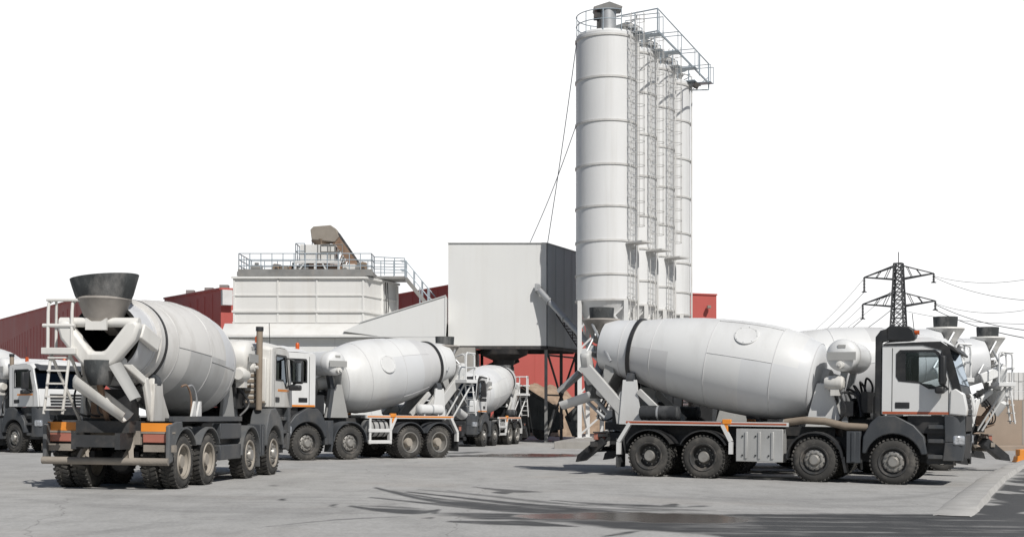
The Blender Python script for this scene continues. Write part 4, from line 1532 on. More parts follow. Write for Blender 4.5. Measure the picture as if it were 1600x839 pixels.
def mixer_truck(label, root_xy, heading, ax=(0, 1.39, 4.09, 5.89), white='white', drum=('drum', 'drum_b', 'drum_c'),
                tyre='tyre', rear_rim='grey', front_rim='alu', fender='black', chassis='chassis', style='black',
                stripe='stripe_red', stripe_pos='sill', hopper='box', chute=(0, 20), stack='snorkel', side_store='box',
                hole_phi=40, beacon=True, scale=1.0, rear='dark', tank_mat='rubber_dark', hopper_mats=('hopper_dark', 'hopper_grey'), seed=1,
                guard='white', tilt_deg=9.4, dlen=1.0, rear_shift=0.0, cab_s=1.0, tank_z=3.0, strips=True, air_tanks=True, flaps=True,
                bumper_z=0.64, arms=True, chute_z=1.86, chute_len=1.45, funnel_mat=None, splash=True, ladder_dy=0.0, hopper_dz=0.0, funnel_r=0.29, splash_w=0.25, boards=False):
    rnd = random.Random(seed)
    root = empty('mixer_truck')
    tag(root, label, 'mixer truck', 'concrete mixer trucks parked in the yard')
    h = Vector((heading[0], heading[1], 0)).normalized()
    sl = SLOPE if abs(root_xy[0]) < 15 else 0.0
    xax = Vector((h.x, h.y, sl * h.x)).normalized()
    lft = Vector((-h.y, h.x, -sl * h.y)).normalized()
    zax = xax.cross(lft).normalized()
    yax = zax.cross(xax)
    Mx = Matrix((xax, yax, zax)).transposed().to_4x4()
    root.matrix_world = Matrix.Translation((root_xy[0], root_xy[1], gz(root_xy[0]) - 0.008)) @ Mx @ Matrix.Scale(scale, 4)
    a0, a1, a2, a3 = ax
    k = a3 / 5.89

    # wheels
    for i, x in enumerate(ax):
        for side in (-1, 1):
            kd = 'rear' if i < 2 else 'front'
            tm, rm = wheel_mesh(kd, tyre, rear_rim if kd == 'rear' else front_rim)
            w = empty('wheel', (x, side * (0.87 if kd == 'rear' else 1.03), 0.53), root)
            w.rotation_euler = (0, rnd.uniform(0, 6), 0) if side < 0 else (0, rnd.uniform(0, 6), math.pi)
            link('tyre', tm, w)
            link('rim', rm, w)

    # frame
    b = MB()
    for y in (-0.42, 0.42):
        b.bx(-1.3, a3 + 1.1, y - 0.05, y + 0.05, 0.78, 1.08)
    for x in (-1.25, -0.5, 0.7, 2.2 * k, 3.2 * k, a3 + 0.8):
        b.bx(x - 0.06, x + 0.06, -0.37, 0.37, 0.82, 1.04)
    b.build('chassis', chassis, root)
    b = MB()
    b.bx(-1.0, a2 + 0.35, -0.52, 0.52, 1.084, 1.3)
    b.bx(0.2, 3.3 * k, -0.8, 0.8, 1.304, 1.36)
    b.build('subframe', chassis, root)
    for i, x in enumerate(ax):
        b = MB()
        b.tube((x, -0.9, 0.53), (x, 0.9, 0.53), 0.09, 10)
        if i < 2:
            b.lathe([(-0.26, 0.05), (-0.2, 0.2), (0, 0.26), (0.2, 0.2), (0.26, 0.05)], (x, 0, 0.53), axis=(1, 0, 0), n=16)
        b.bx(x - 0.45, x + 0.45, -0.48, -0.40, 0.60, 0.72)
        b.bx(x - 0.45, x + 0.45, 0.40, 0.48, 0.60, 0.72)
        b.build('axle', 'chassis', root)
    b = MB()
    b.bx(a2 + 0.5, a3 + 0.95, -0.38, 0.38, 0.5, 1.5)
    b.bx(a2 - 0.9, a2 + 0.3, -0.3, 0.3, 0.55, 0.85)
    b.tube((a1, 0, 0.6), (a2 - 0.9, 0, 0.75), 0.07, 8)
    b.build('engine', 'chassis', root)

    # rear mudguards
    for side in (-1, 1):
        for x in (a0, a1):
            b = MB()
            outer, inner = arc(x, 0.53, 0.66, 28, 152), arc(x, 0.53, 0.63, 152, 28)
            y0_, y1_ = (0.56, 1.24)
            b.side(outer + inner, side * y0_, side * y1_)
            b.build('rear_mudguard', fender, root)
        b = MB()
        if flaps: b.bx(-0.86, -0.82, side * 0.9 - 0.3, side * 0.9 + 0.3, 0.22, 0.95)
        if flaps: b.build('mud_flap', 'rubber_dark' if fender != 'fender_dusty' else fender, root)
        if fender == 'fender_dusty':
            b = MB()
            b.side([(-0.86, 0.5), (-0.86, 1.22), (-0.5, 1.3), (-0.2, 1.3)] + arc(0, 0.53, 0.66, 105, 178, 8), side * 1.16, side * 1.24)
            b.build('fender_panel', fender, root, bevel=0.02)
        # side rail with its reflective strip, and the bent guard bars
        b = MB()
        b.bx(-0.62, a2 - 0.62, side * 1.17 - 0.04, side * 1.17 + 0.04, 1.30, 1.40)
        b.build('side_rail', guard, root)
        b = MB()
        b.bx(-0.6, 1.85, side * 1.213 - 0.003, side * 1.213 + 0.003, 1.335, 1.385)
        b.bx(2.05, a2 - 0.66, side * 1.213 - 0.003, side * 1.213 + 0.003, 1.335, 1.375)
        if strips: b.build('reflective_strip', stripe, root)
        if guard == 'white' or guard == 'white_dusty':
            for pts_ in ([(-0.5, 1.34), (-0.8, 0.86), (-0.8, 0.55)], [(1.86, 1.34), (2.08, 0.92), (2.08, 0.62)]):
                b = MB()
                for p, q in zip(pts_, pts_[1:]):
                    b.beam((p[0], side * 1.16, p[1]), (q[0], side * 1.16, q[1]), 0.09, 0.13, up=(0, 1, 0))
                b.build('guard_bar', guard, root)
            b = MB()
            b.box((1.98, side * 1.19, 1.40), (0.22, 0.1, 0.12))
            b.box((1.96, side * 1.19, 1.22), (0.1, 0.06, 0.26))
            b.build('side_marker', 'orange', root, bevel=0.015)
        # air tank lying on the deck
        if not air_tanks:
            pass
        b = MB()
        b.lathe([(0, 0.05), (0.03, 0.15), (0.06, 0.18), (1.0, 0.18), (1.03, 0.15), (1.06, 0.05)], (-0.35, side * 0.9, 1.60), axis=(1, 0, 0), n=24)
        b.bx(-0.15, -0.1, side * 0.9 - 0.1, side * 0.9 + 0.1, 1.35, 1.5)
        b.bx(0.45, 0.5, side * 0.9 - 0.1, side * 0.9 + 0.1, 1.35, 1.5)
        tk = b.build('air_tank', tank_mat, root) if air_tanks else None
        b = MB()
        b.lathe([(0.48, 0.184), (0.53, 0.184)], (-0.35, side * 0.9, 1.60), axis=(1, 0, 0), n=24, caps=False)
        if tk: b.build('strap', 'galv', tk)

        # front mudguards
        b = MB()
        b.side(arc(a2, 0.53, 0.67, 5, 178) + arc(a2, 0.53, 0.63, 178, 5), side * 0.78, side * 1.24)
        b.side([(a2 + 0.62, 0.62), (a2 + 0.70, 0.62), (a2 + 0.74, 0.25), (a2 + 0.70, 0.25)], side * 0.85, side * 1.2)
        b.build('front_mudguard', fender if fender != 'black' else 'black', root)
        b = MB()
        X0 = a3 - 0.27
        col = 'dark_grey' if fender != 'fender_dusty' else fender
        outer = [(a3 - 0.70, 0.72), (a3 - 0.68, 1.1), (a3 - 0.52, 1.42), (a3 - 0.35, 1.58), (X0 + 0.3, 1.60), (a3 + 0.45, 1.38), (a3 + 0.68, 1.12), (a3 + 0.74, 0.72)]
        b.side(outer + arc(a3, 0.53, 0.645, 16, 164), side * 0.80, side * 1.245)
        b.build('front_mudguard', col, root, bevel=0.025)

        # lower cab: steps and bumper corner
        b = MB()
        b.bx(a3 + 0.3, a3 + 1.36, side * 0.72, side * 1.12, 1.2, 1.60)
        b.bx(a3 + 0.72, a3 + 1.30, side * 0.75, side * 1.05, 0.5, 1.2)
        b.build('step_well', 'black', root)
        for z in (0.62, 0.98, 1.3):
            b = MB()
            b.bx(a3 + 0.76, a3 + 1.22, side * 1.04, side * 1.2, z, z + 0.09)
            b.build('step', 'dark_grey', root, bevel=0.012)
        b = MB()
        cpl = [(X0 + 1.40, side * 0.78), (X0 + 1.40, side * 1.235), (X0 + 1.58, side * 1.235), (X0 + 1.68, side * 1.20), (X0 + 1.76, side * 1.12), (X0 + 1.80, side * 1.0), (X0 + 1.81, side * 0.78)]
        b.prism(cpl, lambda a, c: (a - 0.05, c * 0.985, 0.58), lambda a, c: (a, c, 1.0))
        b.prism(cpl, lambda a, c: (a, c, 1.004), lambda a, c: (a - 0.02, c, 1.61))
        fb = b.build('bumper_corner', 'dark_grey', root, bevel=0.015)
        b = MB()
        b.box((X0 + 1.655, side * 1.10, 1.05), (0.27, 0.24, 0.22), rot=Matrix.Rotation(side * -0.5, 3, 'Z'))
        b.build('headlight', 'lens', root, bevel=0.04)

    b = MB()
    b.bx(X0 + 1.46, X0 + 1.78, -0.775, 0.775, 0.60, 1.2)
    b.build('bumper', 'black' if style == 'black' else 'dark_grey', root, bevel=0.04)

    # ---------------- cab
    prof = [(0, 1.62), (0, 3.18), (0.06, 3.24), (1.26, 3.26), (1.45, 3.12), (1.66, 2.32), (1.72, 2.15), (1.76, 1.62)]
    hole = [(0.40, 2.40), (0.34, 2.50), (0.34, 2.98), (0.42, 3.06), (1.14, 3.06), (1.23, 3.0), (1.39, 2.44), (1.33, 2.24), (1.02, 2.24), (0.82, 2.36)]
    if style == 'man':
        hole = [(0.34, 2.38), (0.34, 2.98), (0.38, 3.04), (1.14, 3.04), (1.22, 2.98), (1.39, 2.34), (1.33, 2.20), (1.12, 2.20), (0.95, 2.38)]
    cab = MB()
    for side in (-1, 1):
        cab.plate_holes([(X0 + p[0], p[1]) for p in prof], [[(X0 + p[0], p[1]) for p in hole]],
                        lambda a, c, s_=side: (a, s_ * 1.22, c), lambda a, c, s_=side: (a, s_ * 1.16, c))
    cab.bx(X0, X0 + 0.05, -1.158, 1.158, 1.62, 3.18)
    cab_o = cab.build('cab', white, root, bevel=0.012)
    b = MB()
    xs_ = [0.0, 0.05, 0.3, 0.7, 1.05, 1.26, 1.40, 1.47]
    zs_ = [3.17, 3.25, 3.28, 3.30, 3.30, 3.275, 3.2, 3.1]
    bl = [0.04, 0.10, 0.16, 0.2, 0.18, 0.14, 0.09, 0.03]
    ysn = [-1.215, -1.12, -0.9, -0.5, 0, 0.5, 0.9, 1.12, 1.215]
    vs = [(X0 + xs_[i], y, zs_[i] - (0.03 if abs(y) > 1.2 else 0) + bl[i] * (1 - (abs(y) / 1.215) ** 2.5)) for i in range(8) for y in ysn]
    fs = [(i * 9 + j, i * 9 + j + 1, (i + 1) * 9 + j + 1, (i + 1) * 9 + j) for i in range(7) for j in range(8)]
    n_ = len(vs)
    vs += [(X0 + xs_[i], y, 3.06) for i in (0, 7) for y in (-1.15, 1.15)]
    fs.append((n_, n_ + 1, n_ + 3, n_ + 2))
    b.add(vs, fs)
    b.build('roof', white, cab_o, angle=50)
    b = MB()
    b.prism([(X0 + 1.64, 2.32), (X0 + 1.71, 2.30), (X0 + 1.80, 1.62), (X0 + 1.70, 1.62)], lambda a, c: (a, -1.155, c), lambda a, c: (a, 1.155, c))
    b.build('front_panel', white if style == 'man' else 'dark_grey', cab_o, bevel=0.02)
    b = MB()
    for z in (1.68, 1.80, 1.92, 2.04):
        b.bx(X0 + 1.70, X0 + 1.80 - (z - 1.68) * 0.12 + 0.015, -0.75, 0.75, z, z + 0.07)
    b.bx(X0 + 1.7, X0 + 1.81, -0.8, 0.8, 1.25, 1.6)
    b.build('grille', 'black', cab_o)
    b = MB()
    b.prism([(X0 + 1.445, 3.11), (X0 + 1.475, 3.12), (X0 + 1.70, 2.32), (X0 + 1.67, 2.31)], lambda a, c: (a, -1.15, c), lambda a, c: (a, 1.15, c))
    b.build('windscreen', 'glass_dark', cab_o)
    b = MB()
    for y in (-0.5, 0.35):
        b.tube((X0 + 1.69, y, 2.34), (X0 + 1.55, y + 0.5, 2.70), 0.014, 5)
    b.build('wiper', 'black', cab_o)
    for side in (-1, 1):
        b = MB()
        b.prism([(X0 + p[0], p[1]) for p in hole], lambda a, c, s_=side: (a, s_ * 1.187, c), lambda a, c, s_=side: (a, s_ * 1.193, c))
        wd = b.build('side_window', 'glass' if style == 'black' else 'glass_dark', cab_o)
        b = MB()
        big = [(X0 + 0.78 + (p[0] - 0.78) * 1.07, 2.66 + (p[1] - 2.66) * 1.09) for p in hole]
        b.plate_holes(big, [[(X0 + 0.78 + (p[0] - 0.78) * 0.96, 2.66 + (p[1] - 2.66) * 0.95) for p in hole]],
                      lambda a, c, s_=side: (a, s_ * 1.2195, c), lambda a, c, s_=side: (a, s_ * 1.228, c))
        if style == 'black':
            b.bx(X0 + 0.34, X0 + 0.52, side * 1.2005 - 0.015, side * 1.2005 + 0.015, 2.4, 3.05)
        b.build('frame', 'black', wd)
        b = MB()       # door outline
        xd = 0.22
        b.bx(X0 + xd, X0 + xd + 0.018, side * 1.2205 - 0.001, side * 1.2205 + 0.001, 1.66, 3.14)
        b.bx(X0 + 1.46, X0 + 1.475, side * 1.2205 - 0.001, side * 1.2205 + 0.001, 1.66, 2.5)
        b.build('door_gap', 'black', cab_o)
        b = MB()
        b.bx(X0 + 0.30, X0 + 0.62, side * 1.222 - 0.012, side * 1.222 + 0.012, 1.76, 1.90)
        b.build('door_handle', 'black', cab_o, bevel=0.012)
        b = MB()
        if stripe_pos == 'sill':
            b.bx(X0 + 0.02, X0 + 1.5, side * 1.2225 - 0.002, side * 1.2225 + 0.002, 1.63, 1.685)
        else:
            b.bx(X0 + 0.5, X0 + 1.44, side * 1.2225 - 0.002, side * 1.2225 + 0.002, 2.06, 2.12)
        b.build('stripe', stripe, cab_o)
        # mirror cluster on arms
        b = MB()
        y = side * 1.47
        b.box((X0 + 1.36, y, 2.62), (0.14, 0.26, 0.66))
        b.box((X0 + 1.30, side * 1.42, 2.18), (0.2, 0.3, 0.16))
        mr = b.build('mirror', 'black', cab_o, bevel=0.04)
        b = MB()
        b.bx(X0 + 1.275, X0 + 1.286, y - 0.1, y + 0.1, 2.36, 2.88)
        b.build('glass', 'mirror', mr)
        b = MB()
        b.tube((X0 + 1.3, side * 1.2, 3.02), (X0 + 1.36, side * 1.46, 2.9), 0.025, 6)
        b.tube((X0 + 1.45, side * 1.2, 2.2), (X0 + 1.36, side * 1.44, 2.32), 0.025, 6)
        b.build('arm', 'black', mr)
        if style == 'black':
            b = MB()      # black pillar trim and white wind deflector
            b.prism([(X0 + 1.28, 3.28), (X0 + 1.47, 3.15), (X0 + 1.69, 2.34), (X0 + 1.75, 2.12), (X0 + 1.56, 2.16), (X0 + 1.48, 2.45), (X0 + 1.30, 3.08), (X0 + 0.9, 3.20), (X0 + 0.02, 3.19), (X0 + 0.02, 3.24), (X0 + 0.9, 3.275)],
                    lambda a, c, s_=side: (a, s_ * 1.2205, c), lambda a, c, s_=side: (a, s_ * 1.236, c))
            b.build('pillar_trim', 'black', cab_o)
            b = MB()
            b.prism([(X0 + 1.48, 1.63), (X0 + 1.50, 2.16), (X0 + 1.62, 2.22), (X0 + 1.80, 2.10), (X0 + 1.87, 1.75), (X0 + 1.85, 1.60)],
                    lambda a, c, s_=side: (a, s_ * 0.92, c), lambda a, c, s_=side: (a, s_ * 1.255, c))
            b.build('wind_deflector', white, cab_o, bevel=0.03)
    b = MB()
    vz = 'black' if style == 'black' else ('dark_grey')
    b.prism([(X0 + 1.32, 3.29), (X0 + 1.56, 3.17), (X0 + 1.68, 3.04), (X0 + 1.66, 3.0), (X0 + 1.46, 3.1)], lambda a, c: (a, -1.1, c), lambda a, c: (a, 1.1, c))
    b.build('sun_visor', vz, cab_o, bevel=0.02)
    b = MB()
    b.bx(X0 + 0.06, X0 + 1.68, -1.15, 1.15, 1.63, 1.70)
    b.bx(X0 + 1.32, X0 + 1.60, -1.14, 1.14, 1.75, 2.22)
    b.build('dashboard', 'seat', cab_o)
    for y in (-0.62, 0.62):
        b = MB()
        b.bx(X0 + 0.3, X0 + 0.85, y - 0.26, y + 0.26, 1.95, 2.1)
        b.box((X0 + 0.34, y, 2.42), (0.14, 0.48, 0.7), rot=Matrix.Rotation(-0.15, 3, 'Y'))
        b.box((X0 + 0.28, y, 2.83), (0.1, 0.28, 0.18))
        b.build('seat', 'seat', cab_o, bevel=0.03)
    b = MB()
    c = Vector((X0 + 1.12, 0.62, 2.30))
    axs = Vector((0.55, 0, -0.83)).normalized()
    u = Vector((0, 1, 0))
    w = axs.cross(u)
    b.pipe([c + (u * math.cos(t * math.pi / 10) + w * math.sin(t * math.pi / 10)) * 0.23 for t in range(21)], 0.018, 6, caps=False)
    b.tube(c, c + axs * 0.35, 0.03, 6)
    b.box(c, (0.08, 0.4, 0.03))
    b.build('steering_wheel', 'seat', cab_o)
    if beacon:
        for y in ((-0.75, 0.75) if style == 'man' else (-0.7,)):
            b = MB()
            bz = 3.38 if style == 'man' else 3.46
            b.lathe([(0, 0.06), (0.16, 0.06), (0.2, 0.03)], (X0 + 0.35, y, bz), n=12)
            b.build('beacon', 'beacon', cab_o)
        b = MB()
        b.tube((X0 + 0.7, -0.95, 3.3), (X0 + 0.62, -0.95, 3.95), 0.008, 4)
        b.build('antenna', 'black', cab_o)
    if stack == 'snorkel':
        b = MB()
        b.prism([(X0 - 0.16, 1.62), (X0 - 0.16, 3.40), (X0 - 0.05, 3.55), (X0 + 0.14, 3.60), (X0 + 0.14, 3.32), (X0 - 0.02, 3.28), (X0 - 0.02, 1.62)],
                lambda a, c: (a, -1.2, c), lambda a, c: (a, -0.98, c))
        b.tube((X0 - 0.09, -1.09, 1.3), (X0 - 0.09, -1.09, 2.05), 0.115, 12)
        b.build('air_intake', 'black', root, bevel=0.02)
        b = MB()
        b.prism([(X0 + 0.08, 3.32), (X0 + 0.06, 3.58), (X0 + 0.16, 3.66), (X0 + 0.58, 3.64), (X0 + 0.68, 3.56), (X0 + 0.74, 3.34), (X0 + 0.6, 3.29)],
                lambda a, c: (a, -1.2, c), lambda a, c: (a, -0.6, c))
        b.build('air_filter_box', 'black', root, bevel=0.03)
        b = MB()
        b.tube((X0 + 0.66, -1.05, 3.5), (X0 + 0.8, -1.05, 3.5), 0.05, 10)
        b.build('side_marker', 'beacon', root)
    else:
        b = MB()
        b.tube((X0 - 0.22, -0.98, 1.55), (X0 - 0.22, -0.98, 3.42), 0.075, 14)
        st_ = b.build('exhaust_stack', 'exhaust', root)
        b = MB()
        b.lathe([(0, 0.09), (0.1, 0.09), (0.1, 0.05), (0.02, 0.04)], (X0 - 0.22, -0.98, 3.40), n=14, caps=False)
        b.build('cap', 'black', st_)
        b = MB()
        b.bx(X0 - 0.10, X0 - 0.002, -1.10, -0.25, 1.72, 2.95)
        sl = b.build('intake_housing', 'white_dusty', cab_o, bevel=0.02)
        b = MB()
        for q in range(7):
            z = 1.84 + 0.15 * q
            b.bx(X0 - 0.125, X0 - 0.102, -1.02, -0.34, z, z + 0.07)
        b.bx(X0 - 0.13, X0 - 0.102, -1.09, -0.26, 1.73, 1.78)
        b.build('louver', 'exhaust', sl)

    # ---------------- drum
    tilt = R(tilt_deg)
    F = Vector((3.95 * k, 0, 2.44))
    axd = Vector((-math.cos(tilt), 0, math.sin(tilt)))
    Up = Vector((math.sin(tilt), 0, math.cos(tilt)))
    kk = k * dlen
    pf_ = [(-0.10, 0.30), (-0.04, 0.62), (0.02, 0.84), (0.07, 0.89), (0.35, 1.00), (0.65, 1.085), (0.95, 1.135), (1.3, 1.165), (1.7, 1.172), (2.1, 1.165),
           (2.6, 1.135), (3.1, 1.085), (3.6, 1.015), (4.1, 0.925), (4.5, 0.835), (4.72, 0.785), (5.0, 0.75), (5.3, 0.71), (5.58, 0.67), (5.62, 0.655)]
    pf_ = [(a * kk, r) for a, r in pf_]
    N = 64
    groups = [(0, 4), (4, 8), (8, 12), (12, 15), (15, 30)]
    breaks = [[rnd.randint(0, N) for _ in range(3)] for _ in groups]

    def mfun(i, j):
        for g, (p, q) in enumerate(groups):
            if p <= i < q:
                s_ = sum(1 for t in breaks[g] if j >= t)
                return [0, 1, 0, 2][(s_ + g * 2 + seed) % 4] if g not in (0, 4) else [0, 1][(g + seed) % 2]
        return 0
    b = MB()
    b.lathe(pf_, F, axd, n=N, mfun=mfun, ref=Up, caps=False)
    # inside of the mouth
    dr = b.build('drum', list(drum), root, angle=30)
    b = MB()
    b.lathe([(5.63 * kk, 0.66), (5.64 * kk, 0.60), (5.3 * kk, 0.62), (4.6 * kk, 0.72), (4.0 * kk, 0.78), (3.9 * kk, 0.0)], F, axd, n=48, caps=False, ref=Up)
    b.build('mouth', 'drum_inside', dr)
    b = MB()
    hr = 4.72 * kk
    if white == 'white':
        b.lathe([(hr - 0.055, 0.79), (hr - 0.05, 0.84), (hr + 0.05, 0.83), (hr + 0.055, 0.77)], F, axd, n=64, caps=False, ref=Up)
    else:
        b.lathe([(hr - 0.10, 0.84), (hr - 0.098, 0.875), (hr - 0.02, 0.87), (hr - 0.018, 0.82)], F, axd, n=64, caps=False, ref=Up, mi=0)
        b.lathe([(hr - 0.02, 0.82), (hr + 0.0, 0.86), (hr + 0.16, 0.85), (hr + 0.17, 0.74)], F, axd, n=64, caps=False, ref=Up, mi=1)
    b.build('roller_ring', ['black', drum[0]], dr)

    def dp(hh, phi, dr_=0.0):
        hh *= kk
        r = None
        for (ha, ra), (hb, rb) in zip(pf_, pf_[1:]):
            if ha <= hh <= hb:
                r = ra + (rb - ra) * (hh - ha) / (hb - ha)
        return F + axd * hh + (Up * math.cos(phi) + Vector((0, -1, 0)) * math.sin(phi)) * (r + dr_)
    b = MB()
    for hh, r in ((0.07, 0.89), (0.95, 1.135), (2.6, 1.135), (4.1, 0.925), (5.0, 0.75)):
        b.lathe([(hh * kk - 0.014, r - 0.004), (hh * kk - 0.007, r + 0.008), (hh * kk + 0.007, r + 0.008), (hh * kk + 0.014, r - 0.004)], F, axd, n=64, caps=False, ref=Up)
    for g, (h0, h1) in enumerate(((0.95, 2.6), (2.6, 4.1))):
        for t in breaks[g + 1]:
            # lathe column j sits at angle towards ax x u = +-y; both handled by sign of axis
            an = 2 * math.pi * t / N
            pts_ = []
            for q in range(9):
                hh = (h0 + (h1 - h0) * q / 8) * kk
                r = dp(hh / kk, 0)
                rad = (r - (F + axd * hh)).length + 0.004
                wv = axd.cross(Up)
                pts_.append(F + axd * hh + (Up * math.cos(an) + wv * math.sin(an)) * rad)
            b.pipe(pts_, 0.008, 4)
    b.build('weld_seam', drum[2], dr)
    # manhole cover
    ph = R(hole_phi)
    c = dp(1.75, ph, -0.02)
    nrm = (dp(1.75, ph, 0.1) - dp(1.75, ph, 0)).normalized()
    b = MB()
    b.lathe([(0, 0.30), (0.03, 0.30), (0.034, 0.285), (0.034, 0.25), (0.028, 0.245), (0.028, 0.0)], c, nrm, n=32)
    for q in range(8):
        t1 = nrm.cross(axd).normalized()
        p = c + (axd * math.cos(q * math.pi / 4) + t1 * math.sin(q * math.pi / 4)) * 0.268
        b.tube(p + nrm * 0.028, p + nrm * 0.05, 0.014, 6)
    b.build('manhole_cover', drum[0], dr)

    # gearbox and front stand
    b = MB()
    b.lathe([(0.05, 0.33), (-0.25, 0.30), (-0.32, 0.22), (-0.62, 0.18), (-0.64, 0.1)], F, axd, n=24, ref=Up)
    b.build('gearbox', 'hopper_grey' if white != 'white' else 'white_dusty', root)
    for y in (-0.62, 0.62):
        b = MB()
        x = 4.0 * k
        b.side([(x - 0.25, 1.303), (x + 0.65, 1.303), (x + 0.42, 2.05), (x + 0.2, 2.35), (x + 0.02, 2.35)], y - 0.04, y + 0.04)
        b.build('front_stand', white if style == 'black' else 'plate_grey', root, bevel=0.01)
    b = MB()
    x = 4.0 * k
    b.bx(x - 0.1, x + 0.5, -0.575, 0.575, 1.303, 1.42)
    b.bx(x + 0.1, x + 0.35, -0.575, 0.575, 2.0, 2.12)
    b.build('cross_beam', chassis, root)
    b = MB()
    ys_ = -0.95
    for q in range(5):
        o_ = 0.1 * q
        b.pipe(smooth([(x + 0.55 + o_ * 0.5, -0.8 + 0.3 * q, 1.4), (x + 0.75 + o_, -0.95 + 0.35 * q, 1.7 + 0.12 * q), (x + 0.6 + o_, -0.7 + 0.3 * q, 2.1 + 0.1 * q),
                (x + 0.95, -0.6 + 0.3 * q, 2.05), (x + 1.1, -0.8 + 0.3 * q, 1.55)]), 0.03, 6)
    b.box((x + 0.75, -0.5, 1.75), (0.3, 0.5, 0.35))
    b.box((x + 0.9, 0.4, 1.7), (0.35, 0.6, 0.6))
    b.box((x + 1.15, 0, 1.9), (0.14, 1.4, 0.5))
    b.build('hydraulics', 'black', root)
    b = MB()
    b.lathe([(0, 0.12), (0.1, 0.17), (0.4, 0.17), (0.45, 0.12)], (x + 0.25, -0.85, 2.35), axis=(1, 0, 0), n=16)
    b.box((x + 0.5, -0.85, 2.2), (0.2, 0.2, 0.3))
    b.build('pump', 'white_dusty', root)

    # water tank across the truck
    tx, tz = a3 - 1.22, tank_z
    b = MB()
    b.lathe([(-1.06, 0.0), (-1.05, 0.2), (-1.0, 0.33), (-0.93, 0.38), (-0.55, 0.385), (0.55, 0.385), (0.93, 0.38), (1.0, 0.33), (1.05, 0.2), (1.06, 0.0)],
            (tx, 0, tz), axis=(0, 1, 0), n=36, caps=False)
    wt = b.build('water_tank', white, root)
    b = MB()
    for y in (-0.7, 0.7):
        b.lathe([(y - 0.02, 0.39), (y + 0.02, 0.39)], (tx, 0, tz), axis=(0, 1, 0), n=36, caps=False)
    b.build('band', 'white_dusty', wt)
    for s_ in (-1, 1):
        b = MB()
        b.bx(tx - 0.33, tx + 0.33, s_ * 1.075 - 0.012, s_ * 1.075 + 0.012, tz - 0.12, tz + 0.07)
        b.build('plate', 'plate_grey', wt)
        b = MB()
        b.lathe([(0, 0.10), (s_ * 0.09, 0.09), (s_ * 0.1, 0.04), (s_ * 0.16, 0.04)], (tx - 0.03, s_ * 1.03, tz - 0.23), axis=(0, 1, 0), n=14)
        b.build('valve', 'white_dusty', wt)
        b = MB()
        b.bx(tx - 0.09, tx + 0.09, s_ * 1.05 - 0.012, s_ * 1.05 + 0.012, tz + 0.17, tz + 0.24)
        b.build('nameplate', 'plate_grey', wt)
    for y in (-0.6, 0.6):
        b = MB()
        b.beam((tx, y, tz - 0.36), (tx - 0.1, y, 2.2), 0.16, 0.14)
        b.beam((tx - 0.1, y, 2.25), (tx + 0.05, y, 1.3), 0.16, 0.14)
        b.build('tank_bracket', 'galv' if style == 'black' else 'dark_grey', root)

    # stores on the flanks
    for side in (-1, 1):
        s0, s1 = a1 + 0.82, a2 - 0.74
        if side_store == 'box':
            b = MB()
            b.bx(s0, s1, side * 1.0 - 0.2, side * 1.0 + 0.2, 0.45, 1.24)
            for q in range(3):
                xx = s0 + (s1 - s0) * (0.22 + 0.28 * q)
                b.bx(xx - 0.035, xx + 0.035, side * 1.215 - 0.014, side * 1.215 + 0.014, 0.52, 1.17)
            bo = b.build('tool_box', 'alu', root, bevel=0.015)
            b = MB()
            for q in range(3):
                for z in (0.6, 1.06):
                    xx = s0 + (s1 - s0) * (0.14 + 0.28 * q)
                    b.tube((xx, side * 1.19, z), (xx, side * 1.222, z), 0.022, 8)
            b.build('latch', 'black', bo)
        elif side_store == 'rack':
            b = MB()
            b.lathe([(s0 + 0.05, 0.1), (s0 + 0.08, 0.27), (s1 - 0.08, 0.27), (s1 - 0.05, 0.1)], (0, side * 0.92, 0.98), axis=(1, 0, 0), n=24)
            ft = b.build('fuel_tank', 'plate_grey', root)
            b = MB()
            for q in range(3):
                xx = s0 + (s1 - s0) * (0.25 + 0.25 * q)
                b.lathe([(xx - 0.03, 0.276), (xx + 0.03, 0.276)], (0, side * 0.92, 0.98), axis=(1, 0, 0), n=24, caps=False)
            b.build('strap', 'black', ft)
            b = MB()
            for z in (0.5, 0.86):
                b.bx(s0 - 0.04, s1 + 0.02, side * 1.19 - 0.03, side * 1.19 + 0.03, z, z + 0.11)
            for xx in (s0, s1 - 0.04):
                b.bx(xx - 0.05, xx + 0.03, side * 1.18 - 0.025, side * 1.18 + 0.025, 0.48, 1.31)
            b.build('side_guard', white, root, bevel=0.008)
        else:
            b = MB()
            b.bx(s0 - 0.1, s1 + 0.12, side * 1.1 - 0.1, side * 1.1 + 0.1, 0.92, 1.25)
            b.bx(s0 - 0.1, s1 + 0.12, side * 1.1 - 0.1, side * 1.1 + 0.1, 0.48, 0.80)
            b.build('side_guard', 'dark_grey', root, bevel=0.02)
            b = MB()
            b.bx(s0, s1, side * 0.8 - 0.2, side * 0.8 + 0.2, 0.5, 1.25)
            b.build('battery_box', 'black', root)
        b = MB()
        b.bx((a2 + a3) / 2 - 0.16, (a2 + a3) / 2 + 0.16, side * 1.05 - 0.16, side * 1.05 + 0.16, 0.48, 1.22)
        b.bx((a2 + a3) / 2 - 0.05, (a2 + a3) / 2 + 0.05, side * 1.22 - 0.015, side * 1.22 + 0.015, 0.5, 1.2)
        b.build('battery_cover', 'dark_grey', root, bevel=0.02)
    if stack == 'snorkel':
        b = MB()
        b.pipe([(a2 - 0.75, -0.95, 1.40), (a2 - 0.3, -1.0, 1.46), (a2 + 0.2, -1.02, 1.44), (a2 + 0.7, -1.02, 1.33), (a2 + 1.2, -1.0, 1.31)], 0.088, 12)
        b.build('exhaust_pipe', 'exhaust', root)
